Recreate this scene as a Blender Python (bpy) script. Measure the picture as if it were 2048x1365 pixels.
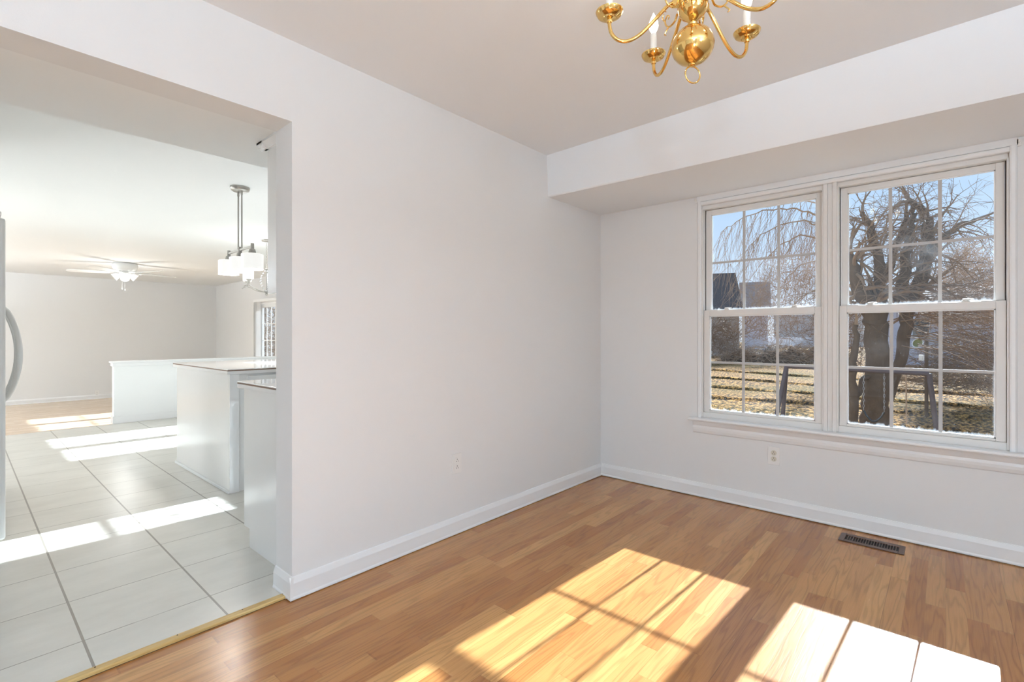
import bpy, bmesh, math, random
from mathutils import Vector, Matrix
for o in list(bpy.data.objects): bpy.data.objects.remove(o, do_unlink=True)
S = bpy.context.scene
COL = S.collection
PI = math.pi
# ------------------------------------------------------------------ camera
H = 1.15
YAW = math.radians(41.51)
cam_d = bpy.data.cameras.new('camera'); cam = bpy.data.objects.new('camera', cam_d); COL.objects.link(cam)
cam.location = (0, 0, H); cam.rotation_euler = (PI/2, 0, YAW)
cam_d.sensor_fit = 'HORIZONTAL'; cam_d.sensor_width = 36; cam_d.lens = 36*980/2048
cam_d.shift_y = -(682.5-671)/2048
cam_d.clip_start = 0.02; cam_d.clip_end = 500
S.camera = cam
# ------------------------------------------------------------------ sky, sun, exposure
SUN_DIR = Vector((-0.045, -1, -0.544)).normalized()
world = bpy.data.worlds.new('world'); S.world = world; world.use_nodes = True
wn = world.node_tree.nodes; wl = world.node_tree.links; wn.clear()
wo = wn.new('ShaderNodeOutputWorld'); bg = wn.new('ShaderNodeBackground')
wtc = wn.new('ShaderNodeTexCoord'); wsx = wn.new('ShaderNodeSeparateXYZ'); wr = wn.new('ShaderNodeValToRGB')
wl.new(wtc.outputs['Generated'], wsx.inputs[0]); wl.new(wsx.outputs['Z'], wr.inputs[0])
cr = wr.color_ramp
cr.elements[0].position = 0.0; cr.elements[0].color = (.80, .86, .95, 1)
cr.elements[1].position = 0.9; cr.elements[1].color = (.20, .40, .80, 1)
e = cr.elements.new(.10); e.color = (.62, .76, .95, 1)
e = cr.elements.new(.32); e.color = (.40, .62, .92, 1)
wl.new(wr.outputs[0], bg.inputs[0]); bg.inputs[1].default_value = 1.0
wl.new(bg.outputs[0], wo.inputs[0])
sun_d = bpy.data.lights.new('sun', 'SUN'); sun = bpy.data.objects.new('sun', sun_d); COL.objects.link(sun)
sun_d.energy = 20.5; sun_d.angle = math.radians(.6); sun_d.color = (.80, .91, 1)
sun.rotation_euler = SUN_DIR.to_track_quat('-Z', 'Y').to_euler(); sun.location = (0, 30, 20)
LAMP = 1.0            # common factor of all interior lamps
S.view_settings.view_transform = 'Standard'; S.view_settings.look = 'None'
S.view_settings.gamma = 1; S.view_settings.exposure = 0.13; S.view_settings.use_curve_mapping = False

# ------------------------------------------------------------------ materials
def srgb(r, g, b):
    f = lambda c: (c/255/12.92) if c/255 <= .04045 else ((c/255+.055)/1.055)**2.4
    return (f(r), f(g), f(b), 1)
def new_mat(name):
    m = bpy.data.materials.new(name); m.use_nodes = True
    nt = m.node_tree; return m, nt, nt.nodes, nt.links, nt.nodes['Principled BSDF']
def plain(name, col, rough=.5, metal=0, noise=.03, nscale=8, bump=0, bscale=60, coat=0):
    m, nt, n, l, b = new_mat(name)
    tc = n.new('ShaderNodeTexCoord'); nz = n.new('ShaderNodeTexNoise'); nz.inputs['Scale'].default_value = nscale
    nz.inputs['Detail'].default_value = 3
    l.new(tc.outputs['Object'], nz.inputs['Vector'])
    hsv = n.new('ShaderNodeHueSaturation'); hsv.inputs['Color'].default_value = col
    mr = n.new('ShaderNodeMapRange'); mr.inputs['To Min'].default_value = 1-noise; mr.inputs['To Max'].default_value = 1+noise
    l.new(nz.outputs['Fac'], mr.inputs['Value']); l.new(mr.outputs[0], hsv.inputs['Value'])
    l.new(hsv.outputs[0], b.inputs['Base Color'])
    b.inputs['Roughness'].default_value = rough; b.inputs['Metallic'].default_value = metal
    b.inputs['Coat Weight'].default_value = coat
    if bump:
        n2 = n.new('ShaderNodeTexNoise'); n2.inputs['Scale'].default_value = bscale; n2.inputs['Detail'].default_value = 4
        l.new(tc.outputs['Object'], n2.inputs['Vector'])
        bp = n.new('ShaderNodeBump'); bp.inputs['Strength'].default_value = bump; bp.inputs['Distance'].default_value = .01
        l.new(n2.outputs['Fac'], bp.inputs['Height']); l.new(bp.outputs[0], b.inputs['Normal'])
    return m
def emis(name, col, strength, base=(1, 1, 1, 1)):
    m, nt, n, l, b = new_mat(name)
    b.inputs['Base Color'].default_value = base; b.inputs['Emission Color'].default_value = col
    b.inputs['Emission Strength'].default_value = strength; b.inputs['Roughness'].default_value = .4
    return m
M = {}
M['wall'] = plain('warm white wall paint', (.80, .79, .775, 1), .75, noise=.012, nscale=1.5, bump=.04, bscale=220)
M['ceil'] = plain('flat white ceiling paint', (.84, .86, .875, 1), .9, noise=.01, nscale=1.2)
M['kwall'] = plain('cool white kitchen paint', (.87, .87, .855, 1), .75, noise=.012, nscale=1.5)
M['trim'] = plain('semi gloss white trim paint', (.86, .855, .845, 1), .35, noise=.01)
M['vinyl'] = plain('white window vinyl', (.78, .755, .72, 1), .4, noise=.015)
M['gasket'] = plain('dark window gasket', (.06, .05, .045, 1), .7)
M['cab'] = plain('white cabinet laminate', (.85, .84, .815, 1), .22, noise=.01, coat=.2)
M['ctop'] = plain('glossy white countertop', (.84, .82, .80, 1), .12, noise=.03, nscale=30, coat=.5)
M['cedge'] = plain('brown counter edge line', (.20, .115, .07, 1), .5)
M['nickel'] = plain('brushed nickel', (.42, .40, .37, 1), .35, 1)
M['fridge'] = plain('white appliance enamel', (.74, .74, .72, 1), .4, noise=.01, bump=.05, bscale=300)
M['black'] = plain('black rubber', (.02, .02, .02, 1), .6)
M['rubber'] = plain('shiny black rubber', (.03, .03, .03, 1), .22)
M['fanwhite'] = plain('white fan enamel', (.80, .80, .78, 1), .4)
M['plate'] = plain('outlet plate white plastic', (.84, .82, .79, 1), .35, noise=.005)
M['almond'] = plain('almond outlet face', (.66, .62, .52, 1), .35, noise=.005)
M['slot'] = plain('outlet slot dark', (.03, .025, .02, 1), .7)
M['bronze'] = plain('brown register enamel', (.115, .062, .042, 1), .35, .4, noise=.08, nscale=40)
M['duct'] = plain('dark duct', (.012, .01, .009, 1), .8)
M['candle'] = plain('candle sleeve ivory', (.86, .83, .78, 1), .5, noise=.005)
M['bulb'] = emis('lit candle bulb', (1, .90, .72, 1), 9)
M['shade'] = emis('lit opal glass shade', (1, .985, .95, 1), .66, (.35, .35, .34, 1))
M['crystal'] = plain('crystal beads', (.85, .86, .88, 1), .08, 0)
M['crystal'].node_tree.nodes['Principled BSDF'].inputs['Transmission Weight'].default_value = .7

def brass():
    m, nt, n, l, b = new_mat('polished brass')
    b.inputs['Base Color'].default_value = (.80, .52, .18, 1); b.inputs['Metallic'].default_value = 1
    tc = n.new('ShaderNodeTexCoord'); nz = n.new('ShaderNodeTexNoise'); nz.inputs['Scale'].default_value = 30
    l.new(tc.outputs['Object'], nz.inputs[0]); mr = n.new('ShaderNodeMapRange')
    mr.inputs['To Min'].default_value = .06; mr.inputs['To Max'].default_value = .16
    l.new(nz.outputs['Fac'], mr.inputs[0]); l.new(mr.outputs[0], b.inputs['Roughness'])
    return m
M['brass'] = brass()

def math_node(n, l, op, a, b_=None):
    m = n.new('ShaderNodeMath'); m.operation = op
    for i, v in enumerate((a, b_)):
        if v is None: continue
        if isinstance(v, (int, float)): m.inputs[i].default_value = v
        else: l.new(v, m.inputs[i])
    return m.outputs[0]
def wood_floor(name, w=.0655, L=.74, light=(.53, .27, .092, 1), dark=(.33, .128, .034, 1)):
    m, nt, n, l, b = new_mat(name)
    geo = n.new('ShaderNodeNewGeometry'); sx = n.new('ShaderNodeSeparateXYZ'); l.new(geo.outputs['Position'], sx.inputs[0])
    MN = lambda op, a, c=None: math_node(n, l, op, a, c)
    row = MN('FLOOR', MN('DIVIDE', sx.outputs['X'], w))
    wn1 = n.new('ShaderNodeTexWhiteNoise'); wn1.noise_dimensions = '1D'; l.new(row, wn1.inputs['W'])
    yy = MN('ADD', MN('DIVIDE', sx.outputs['Y'], L), MN('MULTIPLY', wn1.outputs['Value'], 7.3))
    # irregular board lengths: warp along the row
    yw = MN('ADD', yy, MN('MULTIPLY', MN('SINE', MN('ADD', MN('MULTIPLY', yy, 2.1), MN('MULTIPLY', row, 3.7))), .28))
    colm = MN('FLOOR', yw)
    cv = n.new('ShaderNodeCombineXYZ'); l.new(row, cv.inputs[0]); l.new(colm, cv.inputs[1])
    wn2 = n.new('ShaderNodeTexWhiteNoise'); wn2.noise_dimensions = '3D'; l.new(cv.outputs[0], wn2.inputs['Vector'])
    # grain coordinates, offset per board
    gx = MN('ADD', MN('MULTIPLY', sx.outputs['X'], 26), MN('MULTIPLY', wn2.outputs['Value'], 91))
    gy = MN('ADD', MN('MULTIPLY', sx.outputs['Y'], 1.9), MN('MULTIPLY', wn2.outputs['Value'], 37))
    gc = n.new('ShaderNodeCombineXYZ'); l.new(gx, gc.inputs[0]); l.new(gy, gc.inputs[1])
    nzc = n.new('ShaderNodeTexNoise'); nzc.inputs['Scale'].default_value = .55; nzc.inputs['Detail'].default_value = 2
    l.new(gc.outputs[0], nzc.inputs[0])
    # contour rings of the low noise make cathedral grain
    rings = MN('SINE', MN('MULTIPLY', nzc.outputs['Fac'], 60))
    r2 = MN('POWER', MN('MULTIPLY', MN('ADD', rings, 1), .5), 3.0)
    fx = MN('MULTIPLY', sx.outputs['X'], 420); fy = MN('MULTIPLY', sx.outputs['Y'], 9)
    fc = n.new('ShaderNodeCombineXYZ'); l.new(fx, fc.inputs[0]); l.new(fy, fc.inputs[1]); l.new(wn2.outputs['Value'], fc.inputs[2])
    nzf = n.new('ShaderNodeTexNoise'); nzf.inputs['Scale'].default_value = 1; nzf.inputs['Detail'].default_value = 3
    l.new(fc.outputs[0], nzf.inputs[0])
    tone = MN('ADD', .08, MN('MULTIPLY', MN('POWER', wn2.outputs['Value'], 1.4), .85))
    mix = n.new('ShaderNodeMix'); mix.data_type = 'RGBA'; l.new(tone, mix.inputs['Factor'])
    mix.inputs['A'].default_value = dark; mix.inputs['B'].default_value = light
    v = MN('SUBTRACT', MN('ADD', .90, MN('MULTIPLY', nzf.outputs['Fac'], .40)), MN('MULTIPLY', r2, .24))
    # seams
    fr = MN('FRACT', MN('DIVIDE', sx.outputs['X'], w)); s1 = MN('LESS_THAN', fr, .018)
    row3 = MN('DIVIDE', sx.outputs['X'], w*3); s3 = MN('LESS_THAN', MN('FRACT', row3), .010)
    fy2 = MN('FRACT', yw); s2 = MN('LESS_THAN', fy2, .005)
    seam = MN('ADD', MN('ADD', MN('MULTIPLY', s1, .07), MN('MULTIPLY', s3, .28)), MN('MULTIPLY', s2, .15))
    vv = MN('SUBTRACT', v, seam)
    hsv = n.new('ShaderNodeHueSaturation'); l.new(mix.outputs['Result'], hsv.inputs['Color']); l.new(vv, hsv.inputs['Value'])
    hsv.inputs['Saturation'].default_value = 1.0
    l.new(hsv.outputs[0], b.inputs['Base Color'])
    rr = MN('ADD', .20, MN('MULTIPLY', nzf.outputs['Fac'], .10)); l.new(rr, b.inputs['Roughness'])
    b.inputs['Specular IOR Level'].default_value = .5; b.inputs['Coat Weight'].default_value = .08; b.inputs['Coat Roughness'].default_value = .30
    bp = n.new('ShaderNodeBump'); bp.inputs['Strength'].default_value = .12; bp.inputs['Distance'].default_value = .002
    l.new(vv, bp.inputs['Height']); l.new(bp.outputs[0], b.inputs['Normal'])
    return m
M['wood'] = wood_floor('oak strip laminate')
M['wood2'] = wood_floor('oak strip laminate far room', w=.085, L=.9, light=(.66, .50, .36, 1), dark=(.56, .41, .28, 1))
def tile_floor():
    m, nt, n, l, b = new_mat('cream ceramic tile')
    geo = n.new('ShaderNodeNewGeometry'); sx = n.new('ShaderNodeSeparateXYZ'); l.new(geo.outputs['Position'], sx.inputs[0])
    MN = lambda op, a, c=None: math_node(n, l, op, a, c)
    tx = MN('DIVIDE', MN('ADD', sx.outputs['X'], 2.416+.3975*40), .3975); ty = MN('DIVIDE', MN('ADD', sx.outputs['Y'], -.31+.42*20), .42)
    def line(t, size, w):
        f = MN('FRACT', t); d = MN('MINIMUM', f, MN('SUBTRACT', 1.0, f)); return MN('LESS_THAN', MN('MULTIPLY', d, size), w)
    nz = n.new('ShaderNodeTexNoise'); nz.inputs['Scale'].default_value = 2.3; nz.inputs['Detail'].default_value = 2
    l.new(geo.outputs['Position'], nz.inputs[0])
    gx = MN('MULTIPLY', line(tx, .3975, .0022), MN('GREATER_THAN', nz.outputs['Fac'], .40))
    gy = line(ty, .42, .0042)
    faint = MN('MULTIPLY', line(tx, .3975, .0024), .6)
    g = MN('MAXIMUM', MN('MAXIMUM', gx, gy), faint)
    cv = n.new('ShaderNodeCombineXYZ'); l.new(MN('FLOOR', tx), cv.inputs[0]); l.new(MN('FLOOR', ty), cv.inputs[1])
    wn_ = n.new('ShaderNodeTexWhiteNoise'); l.new(cv.outputs[0], wn_.inputs['Vector'])
    n2 = n.new('ShaderNodeTexNoise'); n2.inputs['Scale'].default_value = 1; n2.inputs['Detail'].default_value = 6; n2.inputs['Roughness'].default_value = .65
    mp = n.new('ShaderNodeMapping'); mp.inputs['Scale'].default_value = (7, 3, 7); l.new(geo.outputs['Position'], mp.inputs[0])
    add = n.new('ShaderNodeVectorMath'); l.new(mp.outputs[0], add.inputs[0]); l.new(wn_.outputs['Color'], add.inputs[1]); l.new(add.outputs[0], n2.inputs[0])
    mix = n.new('ShaderNodeMix'); mix.data_type = 'RGBA'; l.new(n2.outputs['Fac'], mix.inputs['Factor'])
    mix.inputs['A'].default_value = (.55, .525, .465, 1); mix.inputs['B'].default_value = (.79, .765, .70, 1)
    mx = n.new('ShaderNodeMix'); mx.data_type = 'RGBA'; l.new(g, mx.inputs['Factor']); l.new(mix.outputs['Result'], mx.inputs['A'])
    mx.inputs['B'].default_value = (.28, .25, .21, 1)
    l.new(mx.outputs['Result'], b.inputs['Base Color']); b.inputs['Roughness'].default_value = .28
    bp = n.new('ShaderNodeBump'); bp.inputs['Strength'].default_value = .4; bp.inputs['Distance'].default_value = .003
    l.new(MN('SUBTRACT', MN('MULTIPLY', n2.outputs['Fac'], .15), g), bp.inputs['Height']); l.new(bp.outputs[0], b.inputs['Normal'])
    return m
M['tile'] = tile_floor()
def strip_wood():
    m, nt, n, l, b = new_mat('raw yellow wood strip')
    geo = n.new('ShaderNodeNewGeometry'); mp = n.new('ShaderNodeMapping'); mp.inputs['Scale'].default_value = (80, 6, 80)
    l.new(geo.outputs['Position'], mp.inputs[0]); nz = n.new('ShaderNodeTexNoise'); nz.inputs['Scale'].default_value = 1; nz.inputs['Detail'].default_value = 4
    l.new(mp.outputs[0], nz.inputs[0]); r = n.new('ShaderNodeValToRGB'); l.new(nz.outputs['Fac'], r.inputs[0])
    r.color_ramp.elements[0].position = .3; r.color_ramp.elements[0].color = (.50, .30, .09, 1)
    r.color_ramp.elements[1].position = .7; r.color_ramp.elements[1].color = (.70, .50, .22, 1)
    l.new(r.outputs[0], b.inputs['Base Color']); b.inputs['Roughness'].default_value = .5
    return m
M['strip'] = strip_wood()
def glass(name, dirt=.5, haze=0.):
    """clear pane with a thin grey film and a crust of dried water marks along its edges"""
    m, nt, n, l, b = new_mat(name); n.remove(b)
    out = [x for x in n if x.type == 'OUTPUT_MATERIAL'][0]
    MN = lambda op, a, c=None: math_node(n, l, op, a, c)
    tr = n.new('ShaderNodeBsdfTransparent'); tr.inputs[0].default_value = (.97, .98, .98, 1)
    gl = n.new('ShaderNodeBsdfGlossy'); gl.inputs['Roughness'].default_value = .02
    fr = n.new('ShaderNodeFresnel'); fr.inputs[0].default_value = 1.45
    m1 = n.new('ShaderNodeMixShader'); l.new(MN('MULTIPLY', fr.outputs[0], .45), m1.inputs[0]); l.new(tr.outputs[0], m1.inputs[1]); l.new(gl.outputs[0], m1.inputs[2])
    tc = n.new('ShaderNodeTexCoord'); sx = n.new('ShaderNodeSeparateXYZ'); l.new(tc.outputs['Generated'], sx.inputs[0])
    nz = n.new('ShaderNodeTexNoise'); nz.inputs['Scale'].default_value = 5; nz.inputs['Detail'].default_value = 5
    l.new(tc.outputs['Object'], nz.inputs[0])
    mp = n.new('ShaderNodeMapping'); mp.inputs['Scale'].default_value = (60, 1, 6); l.new(tc.outputs['Object'], mp.inputs[0])
    ns = n.new('ShaderNodeTexNoise'); ns.inputs['Scale'].default_value = 1; ns.inputs['Detail'].default_value = 4; l.new(mp.outputs[0], ns.inputs[0])
    sp = n.new('ShaderNodeTexNoise'); sp.inputs['Scale'].default_value = 150; sp.inputs['Detail'].default_value = 1; l.new(tc.outputs['Object'], sp.inputs[0])
    ex = MN('MINIMUM', sx.outputs['X'], MN('SUBTRACT', 1.0, sx.outputs['X'])); ez = sx.outputs['Z']
    eb = MN('MAXIMUM', MN('SUBTRACT', 1.0, MN('DIVIDE', ez, MN('MULTIPLY', ns.outputs['Fac'], .065))), 0)
    es = MN('MAXIMUM', MN('SUBTRACT', 1.0, MN('DIVIDE', ex, MN('MULTIPLY', nz.outputs['Fac'], .04))), 0)
    film = MN('MULTIPLY', MN('MAXIMUM', MN('SUBTRACT', nz.outputs['Fac'], .5), 0), .05*dirt+haze*20)
    spk = MN('MULTIPLY', MN('GREATER_THAN', sp.outputs['Fac'], .745), .12*dirt)
    f = MN('ADD', MN('ADD', MN('MULTIPLY', MN('MINIMUM', MN('ADD', eb, MN('MULTIPLY', es, .5)), 1.0), .34*dirt), film), MN('ADD', spk, .002*dirt+haze))
    cl = MN('MINIMUM', f, .8)
    tl = n.new('ShaderNodeBsdfTranslucent'); tl.inputs[0].default_value = (.75, .78, .82, 1)
    df = n.new('ShaderNodeBsdfDiffuse'); df.inputs[0].default_value = (.7, .72, .74, 1)
    m3 = n.new('ShaderNodeMixShader'); m3.inputs[0].default_value = .55; l.new(tl.outputs[0], m3.inputs[2]); l.new(df.outputs[0], m3.inputs[1])
    m2 = n.new('ShaderNodeMixShader'); l.new(cl, m2.inputs[0]); l.new(m1.outputs[0], m2.inputs[1]); l.new(m3.outputs[0], m2.inputs[2])
    l.new(m2.outputs[0], out.inputs['Surface'])
    return m
M['glass'] = glass('dirty window glass', .7)
M['glass_hazy'] = glass('hazy upper window glass', .8, .006)
M['glass_clean'] = glass('clear window glass', .1)
M['siding'] = plain('pale lilac grey siding', (.62, .60, .66, 1), .8, noise=.06, nscale=2)
M['siding3'] = plain('off white siding', (.60, .57, .55, 1), .8, noise=.06, nscale=2)
M['litter'] = plain('dark leaf litter', (.14, .085, .045, 1), .95, noise=.5, nscale=5, bump=1, bscale=8)
M['siding2'] = plain('tan house siding', (.42, .36, .31, 1), .8, noise=.06, nscale=2)
M['roof'] = plain('dark brown shingle roof', (.055, .04, .04, 1), .9, noise=.25, nscale=3)
M['roof2'] = plain('grey brown shingle roof', (.34, .26, .22, 1), .9, noise=.2, nscale=3)
M['winglass'] = plain('dark house window', (.03, .035, .045, 1), .1)
M['bark'] = plain('dark willow bark', (.10, .062, .035, 1), .9, noise=.35, nscale=9, bump=.8, bscale=14)
M['moss'] = plain('mossy bark', (.16, .115, .035, 1), .9, noise=.4, nscale=6, bump=.6, bscale=14)
M['twig'] = plain('brown bare twigs', (.23, .145, .085, 1), .9, noise=.3, nscale=3)
M['twig2'] = plain('pale straw twigs', (.46, .32, .21, 1), .9, noise=.3, nscale=3)
M['twigr'] = plain('reddish brown twigs', (.36, .23, .135, 1), .9, noise=.3, nscale=1)
M['munt'] = plain('grey white muntin', (.52, .50, .48, 1), .5)
M['pole'] = plain('weathered dark pole', (.075, .05, .05, 1), .7)
M['chain'] = plain('galvanised chain', (.45, .45, .45, 1), .4, .6)
M['fencew'] = plain('white vinyl fence', (.75, .75, .78, 1), .5)
M['bluep'] = plain('blue plastic', (.09, .20, .48, 1), .5)
M['whitep'] = plain('white plastic', (.7, .7, .68, 1), .5)
M['feedg'] = plain('olive green dish', (.17, .17, .03, 1), .5)
M['ext'] = plain('exterior siding of this house', (.55, .54, .5, 1), .8)
def lawn():
    m, nt, n, l, b = new_mat('dry winter lawn with leaf litter')
    geo = n.new('ShaderNodeNewGeometry')
    def nz(s, d, sc=(1, 1, 1)):
        mp = n.new('ShaderNodeMapping'); mp.inputs['Scale'].default_value = sc; l.new(geo.outputs['Position'], mp.inputs[0])
        x = n.new('ShaderNodeTexNoise'); x.inputs['Scale'].default_value = s; x.inputs['Detail'].default_value = d; l.new(mp.outputs[0], x.inputs[0]); return x.outputs['Fac']
    a = nz(15, 6, (1, .45, 1)); c = nz(.22, 3); d_ = nz(38, 3, (1, .5, 1))
    r = n.new('ShaderNodeValToRGB'); l.new(a, r.inputs[0])
    r.color_ramp.elements[0].position = .40; r.color_ramp.elements[0].color = (.03, .017, .006, 1)
    r.color_ramp.elements[1].position = .62; r.color_ramp.elements[1].color = (.80, .42, .125, 1)
    e = r.color_ramp.elements.new(.5); e.color = (.32, .15, .036, 1)
    mx = n.new('ShaderNodeMix'); mx.data_type = 'RGBA'; l.new(r.outputs[0], mx.inputs['A']); mx.inputs['B'].default_value = (.17, .13, .022, 1)
    MN = lambda op, p, q=None: math_node(n, l, op, p, q)
    l.new(MN('MULTIPLY', MN('MAXIMUM', MN('SUBTRACT', c, .45), 0), 3.0), mx.inputs['Factor'])
    hs = n.new('ShaderNodeHueSaturation'); l.new(mx.outputs['Result'], hs.inputs['Color'])
    l.new(MN('ADD', .28, MN('MULTIPLY', d_, .95)), hs.inputs['Value']); l.new(hs.outputs[0], b.inputs['Base Color'])
    b.inputs['Roughness'].default_value = .95; b.inputs['Specular IOR Level'].default_value = .1
    bp = n.new('ShaderNodeBump'); bp.inputs['Strength'].default_value = 1; bp.inputs['Distance'].default_value = .08
    l.new(MN('ADD', a, d_), bp.inputs['Height']); l.new(bp.outputs[0], b.inputs['Normal'])
    return m
M['lawn'] = lawn()

# ------------------------------------------------------------------ mesh helpers
def box(bm, x0, x1, y0, y1, z0, z1):
    r = bmesh.ops.create_cube(bm, size=1)
    for v in r['verts']:
        v.co = Vector((x0+(v.co.x+.5)*(x1-x0), y0+(v.co.y+.5)*(y1-y0), z0+(v.co.z+.5)*(z1-z0)))
    return r['verts']
def frame_of(d):
    d = d.normalized(); a = Vector((0, 0, 1)) if abs(d.z) < .9 else Vector((1, 0, 0))
    u = d.cross(a).normalized(); return u, d.cross(u).normalized()
def tube(bm, pts, rad, seg=8, caps=True, closed=False):
    pts = [Vector(p) for p in pts]; N = len(pts)
    if not hasattr(rad, '__len__'): rad = [rad]*N
    rings = []; u = None
    for i, p in enumerate(pts):
        if closed: d = pts[(i+1) % N]-pts[i-1]
        else: d = pts[min(i+1, N-1)]-pts[max(i-1, 0)]
        if d.length < 1e-9: d = Vector((0, 0, 1))
        d.normalize()
        if u is None: u, w = frame_of(d)
        else:
            u = (u-d*u.dot(d))
            if u.length < 1e-6: u, w = frame_of(d)
            u.normalize(); w = d.cross(u).normalized()
        rings.append([bm.verts.new(p+(u*math.cos(2*PI*k/seg)+w*math.sin(2*PI*k/seg))*rad[i]) for k in range(seg)])
    M_ = N if closed else N-1
    for i in range(M_):
        a, b = rings[i], rings[(i+1) % N]
        for k in range(seg): bm.faces.new((a[k], a[(k+1) % seg], b[(k+1) % seg], b[k]))
    if caps and not closed and seg > 2:
        bm.faces.new(rings[0][::-1]); bm.faces.new(rings[-1])
def lathe(bm, prof, c=(0, 0, 0), seg=32, axis=None):
    c = Vector(c); rings = []
    R = Matrix.Identity(3) if axis is None else Vector((0, 0, 1)).rotation_difference(Vector(axis)).to_matrix()
    for r, z in prof:
        if r < 1e-6: rings.append([bm.verts.new(c+R@Vector((0, 0, z)))])
        else: rings.append([bm.verts.new(c+R@Vector((r*math.cos(2*PI*k/seg), r*math.sin(2*PI*k/seg), z))) for k in range(seg)])
    for a, b in zip(rings, rings[1:]):
        for k in range(seg):
            k2 = (k+1) % seg
            if len(a) == 1 and len(b) == 1: break
            if len(a) == 1: bm.faces.new((a[0], b[k2], b[k]))
            elif len(b) == 1: bm.faces.new((a[k], a[k2], b[0]))
            else: bm.faces.new((a[k], a[k2], b[k2], b[k]))
def prism(bm, poly, f, t0, t1):
    """poly 2-D points, f(a,b,t) -> 3-D"""
    A = [bm.verts.new(f(a, b, t0)) for a, b in poly]; B = [bm.verts.new(f(a, b, t1)) for a, b in poly]
    n = len(poly)
    for i in range(n): bm.faces.new((A[i], A[(i+1) % n], B[(i+1) % n], B[i]))
    bm.faces.new(A[::-1]); bm.faces.new(B)
def link(name, bm, mat, parent=None, smooth=False, bevel=0, angle=40, loc=None, doubles=False):
    if doubles: bmesh.ops.remove_doubles(bm, verts=bm.verts, dist=1e-5)
    bmesh.ops.recalc_face_normals(bm, faces=bm.faces)
    me = bpy.data.meshes.new(name); bm.to_mesh(me); bm.free()
    if smooth:
        for p in me.polygons: p.use_smooth = True
        me.set_sharp_from_angle(angle=math.radians(angle))
    o = bpy.data.objects.new(name, me); COL.objects.link(o)
    if mat is not None: me.materials.append(mat)
    if parent is not None:
        o.parent = parent; me.transform(Matrix.Translation(-parent_world(parent)))
    if bevel:
        md = o.modifiers.new('bevel', 'BEVEL'); md.width = bevel; md.segments = 2; md.limit_method = 'ANGLE'; md.angle_limit = math.radians(35)
    return o
def parent_world(p):
    v = Vector((0, 0, 0))
    while p is not None: v += Vector(p.location); p = p.parent
    return v
def tag(o, label, cat, group=None, kind=None):
    o['label'] = label; o['category'] = cat
    if group: o['group'] = group
    if kind: o['kind'] = kind
    return o
def thing(name, label, cat, loc=(0, 0, 0), group=None, kind=None):
    o = bpy.data.objects.new(name, None); COL.objects.link(o); o.location = loc; o.empty_display_size = .1
    return tag(o, label, cat, group, kind)
def struct(name, bm, m, label, cat, **k):
    o = link(name, bm, m, **k); return tag(o, label, cat, kind='structure')
def NB(): return bmesh.new()
def boxes(name, m, bl, parent=None, **k):
    bm = NB()
    for b in bl: box(bm, *b)
    return link(name, bm, m, parent, **k)

# ------------------------------------------------------------------ geometry constants
XW = -2.125; XK = -2.285; YW = 3.50; YE = .96
ZC = 2.43; ZS = 2.137; ZO = 2.079; ZK = 2.40
XR = 1.35; YB = -4.2
# ------------------------------------------------------------------ dining room shell
bm = NB(); box(bm, -2.1535, XR+.12, YB-.12, 3.66, -.12, 0)
struct('floor', bm, M['wood'], 'oak strip laminate floor of the dining room', 'floor')
bm = NB(); box(bm, XK, XR+.12, YB-.12, 3.66, ZC, ZC+.1)
struct('ceiling', bm, M['ceil'], 'flat white ceiling above the brass chandelier', 'ceiling')
bm = NB()
box(bm, XK, XW, YE, 3.66, -.1, ZC); box(bm, XK, XW, -.55, YE, ZO, ZC); box(bm, XK, XW, YB-.12, -.55, -.1, ZC)
struct('wall_left', bm, M['wall'], 'white dining room wall with the wide kitchen opening', 'wall')
WX0, WX1, WZ0, WZ1 = -1.300, .240, .565, 2.072
bm = NB()
box(bm, XW, WX0, YW, 3.66, -.1, ZC); box(bm, WX1, XR+.12, YW, 3.66, -.1, ZC)
box(bm, WX0, WX1, YW, 3.66, -.1, WZ0-.02); box(bm, WX0, WX1, YW, 3.66, WZ1, ZC)
struct('wall_front', bm, M['wall'], 'white wall around the double window', 'wall')
bm = NB()
SL = [Vector((XW, a, b)) for a, b in ((2.775, ZC), (2.790, ZS+.008), (2.797, ZS), (YW, ZS), (YW, ZC))]
SR = [Vector((XR, a, b)) for a, b in ((2.700, ZC), (2.900, ZS+.008), (2.907, ZS), (YW, ZS), (YW, ZC))]
RG = [[bm.verts.new(p.lerp(q, k/48)) for p, q in zip(SL, SR)] for k in range(49)]
for A_, B_ in zip(RG, RG[1:]):
    for i in range(5): bm.faces.new((A_[i], A_[(i+1) % 5], B_[(i+1) % 5], B_[i]))
bm.faces.new(RG[0][::-1]); bm.faces.new(RG[-1])
struct('ceiling_soffit', bm, M['ceil'], 'boxed drop soffit running above the double window', 'soffit', smooth=True, angle=30)
bm = NB()
box(bm, XR, XR+.12, YB, -3.0, -.1, ZC); box(bm, XR, XR+.12, -.6, YW, -.1, ZC); box(bm, XR, XR+.12, -3.0, -.6, 2.1, ZC)
struct('wall_right', bm, M['wall'], 'white wall to the right of the camera, with an added patio opening', 'wall')
bm = NB()
box(bm, XW, -1.6, YB-.12, YB, -.1, ZC); box(bm, .9, XR+.12, YB-.12, YB, -.1, ZC); box(bm, -1.6, .9, YB-.12, YB, -.1, .5); box(bm, -1.6, .9, YB-.12, YB, 2.1, ZC)
struct('wall_back', bm, M['wall'], 'white wall behind the camera with an added picture window', 'wall')
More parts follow.
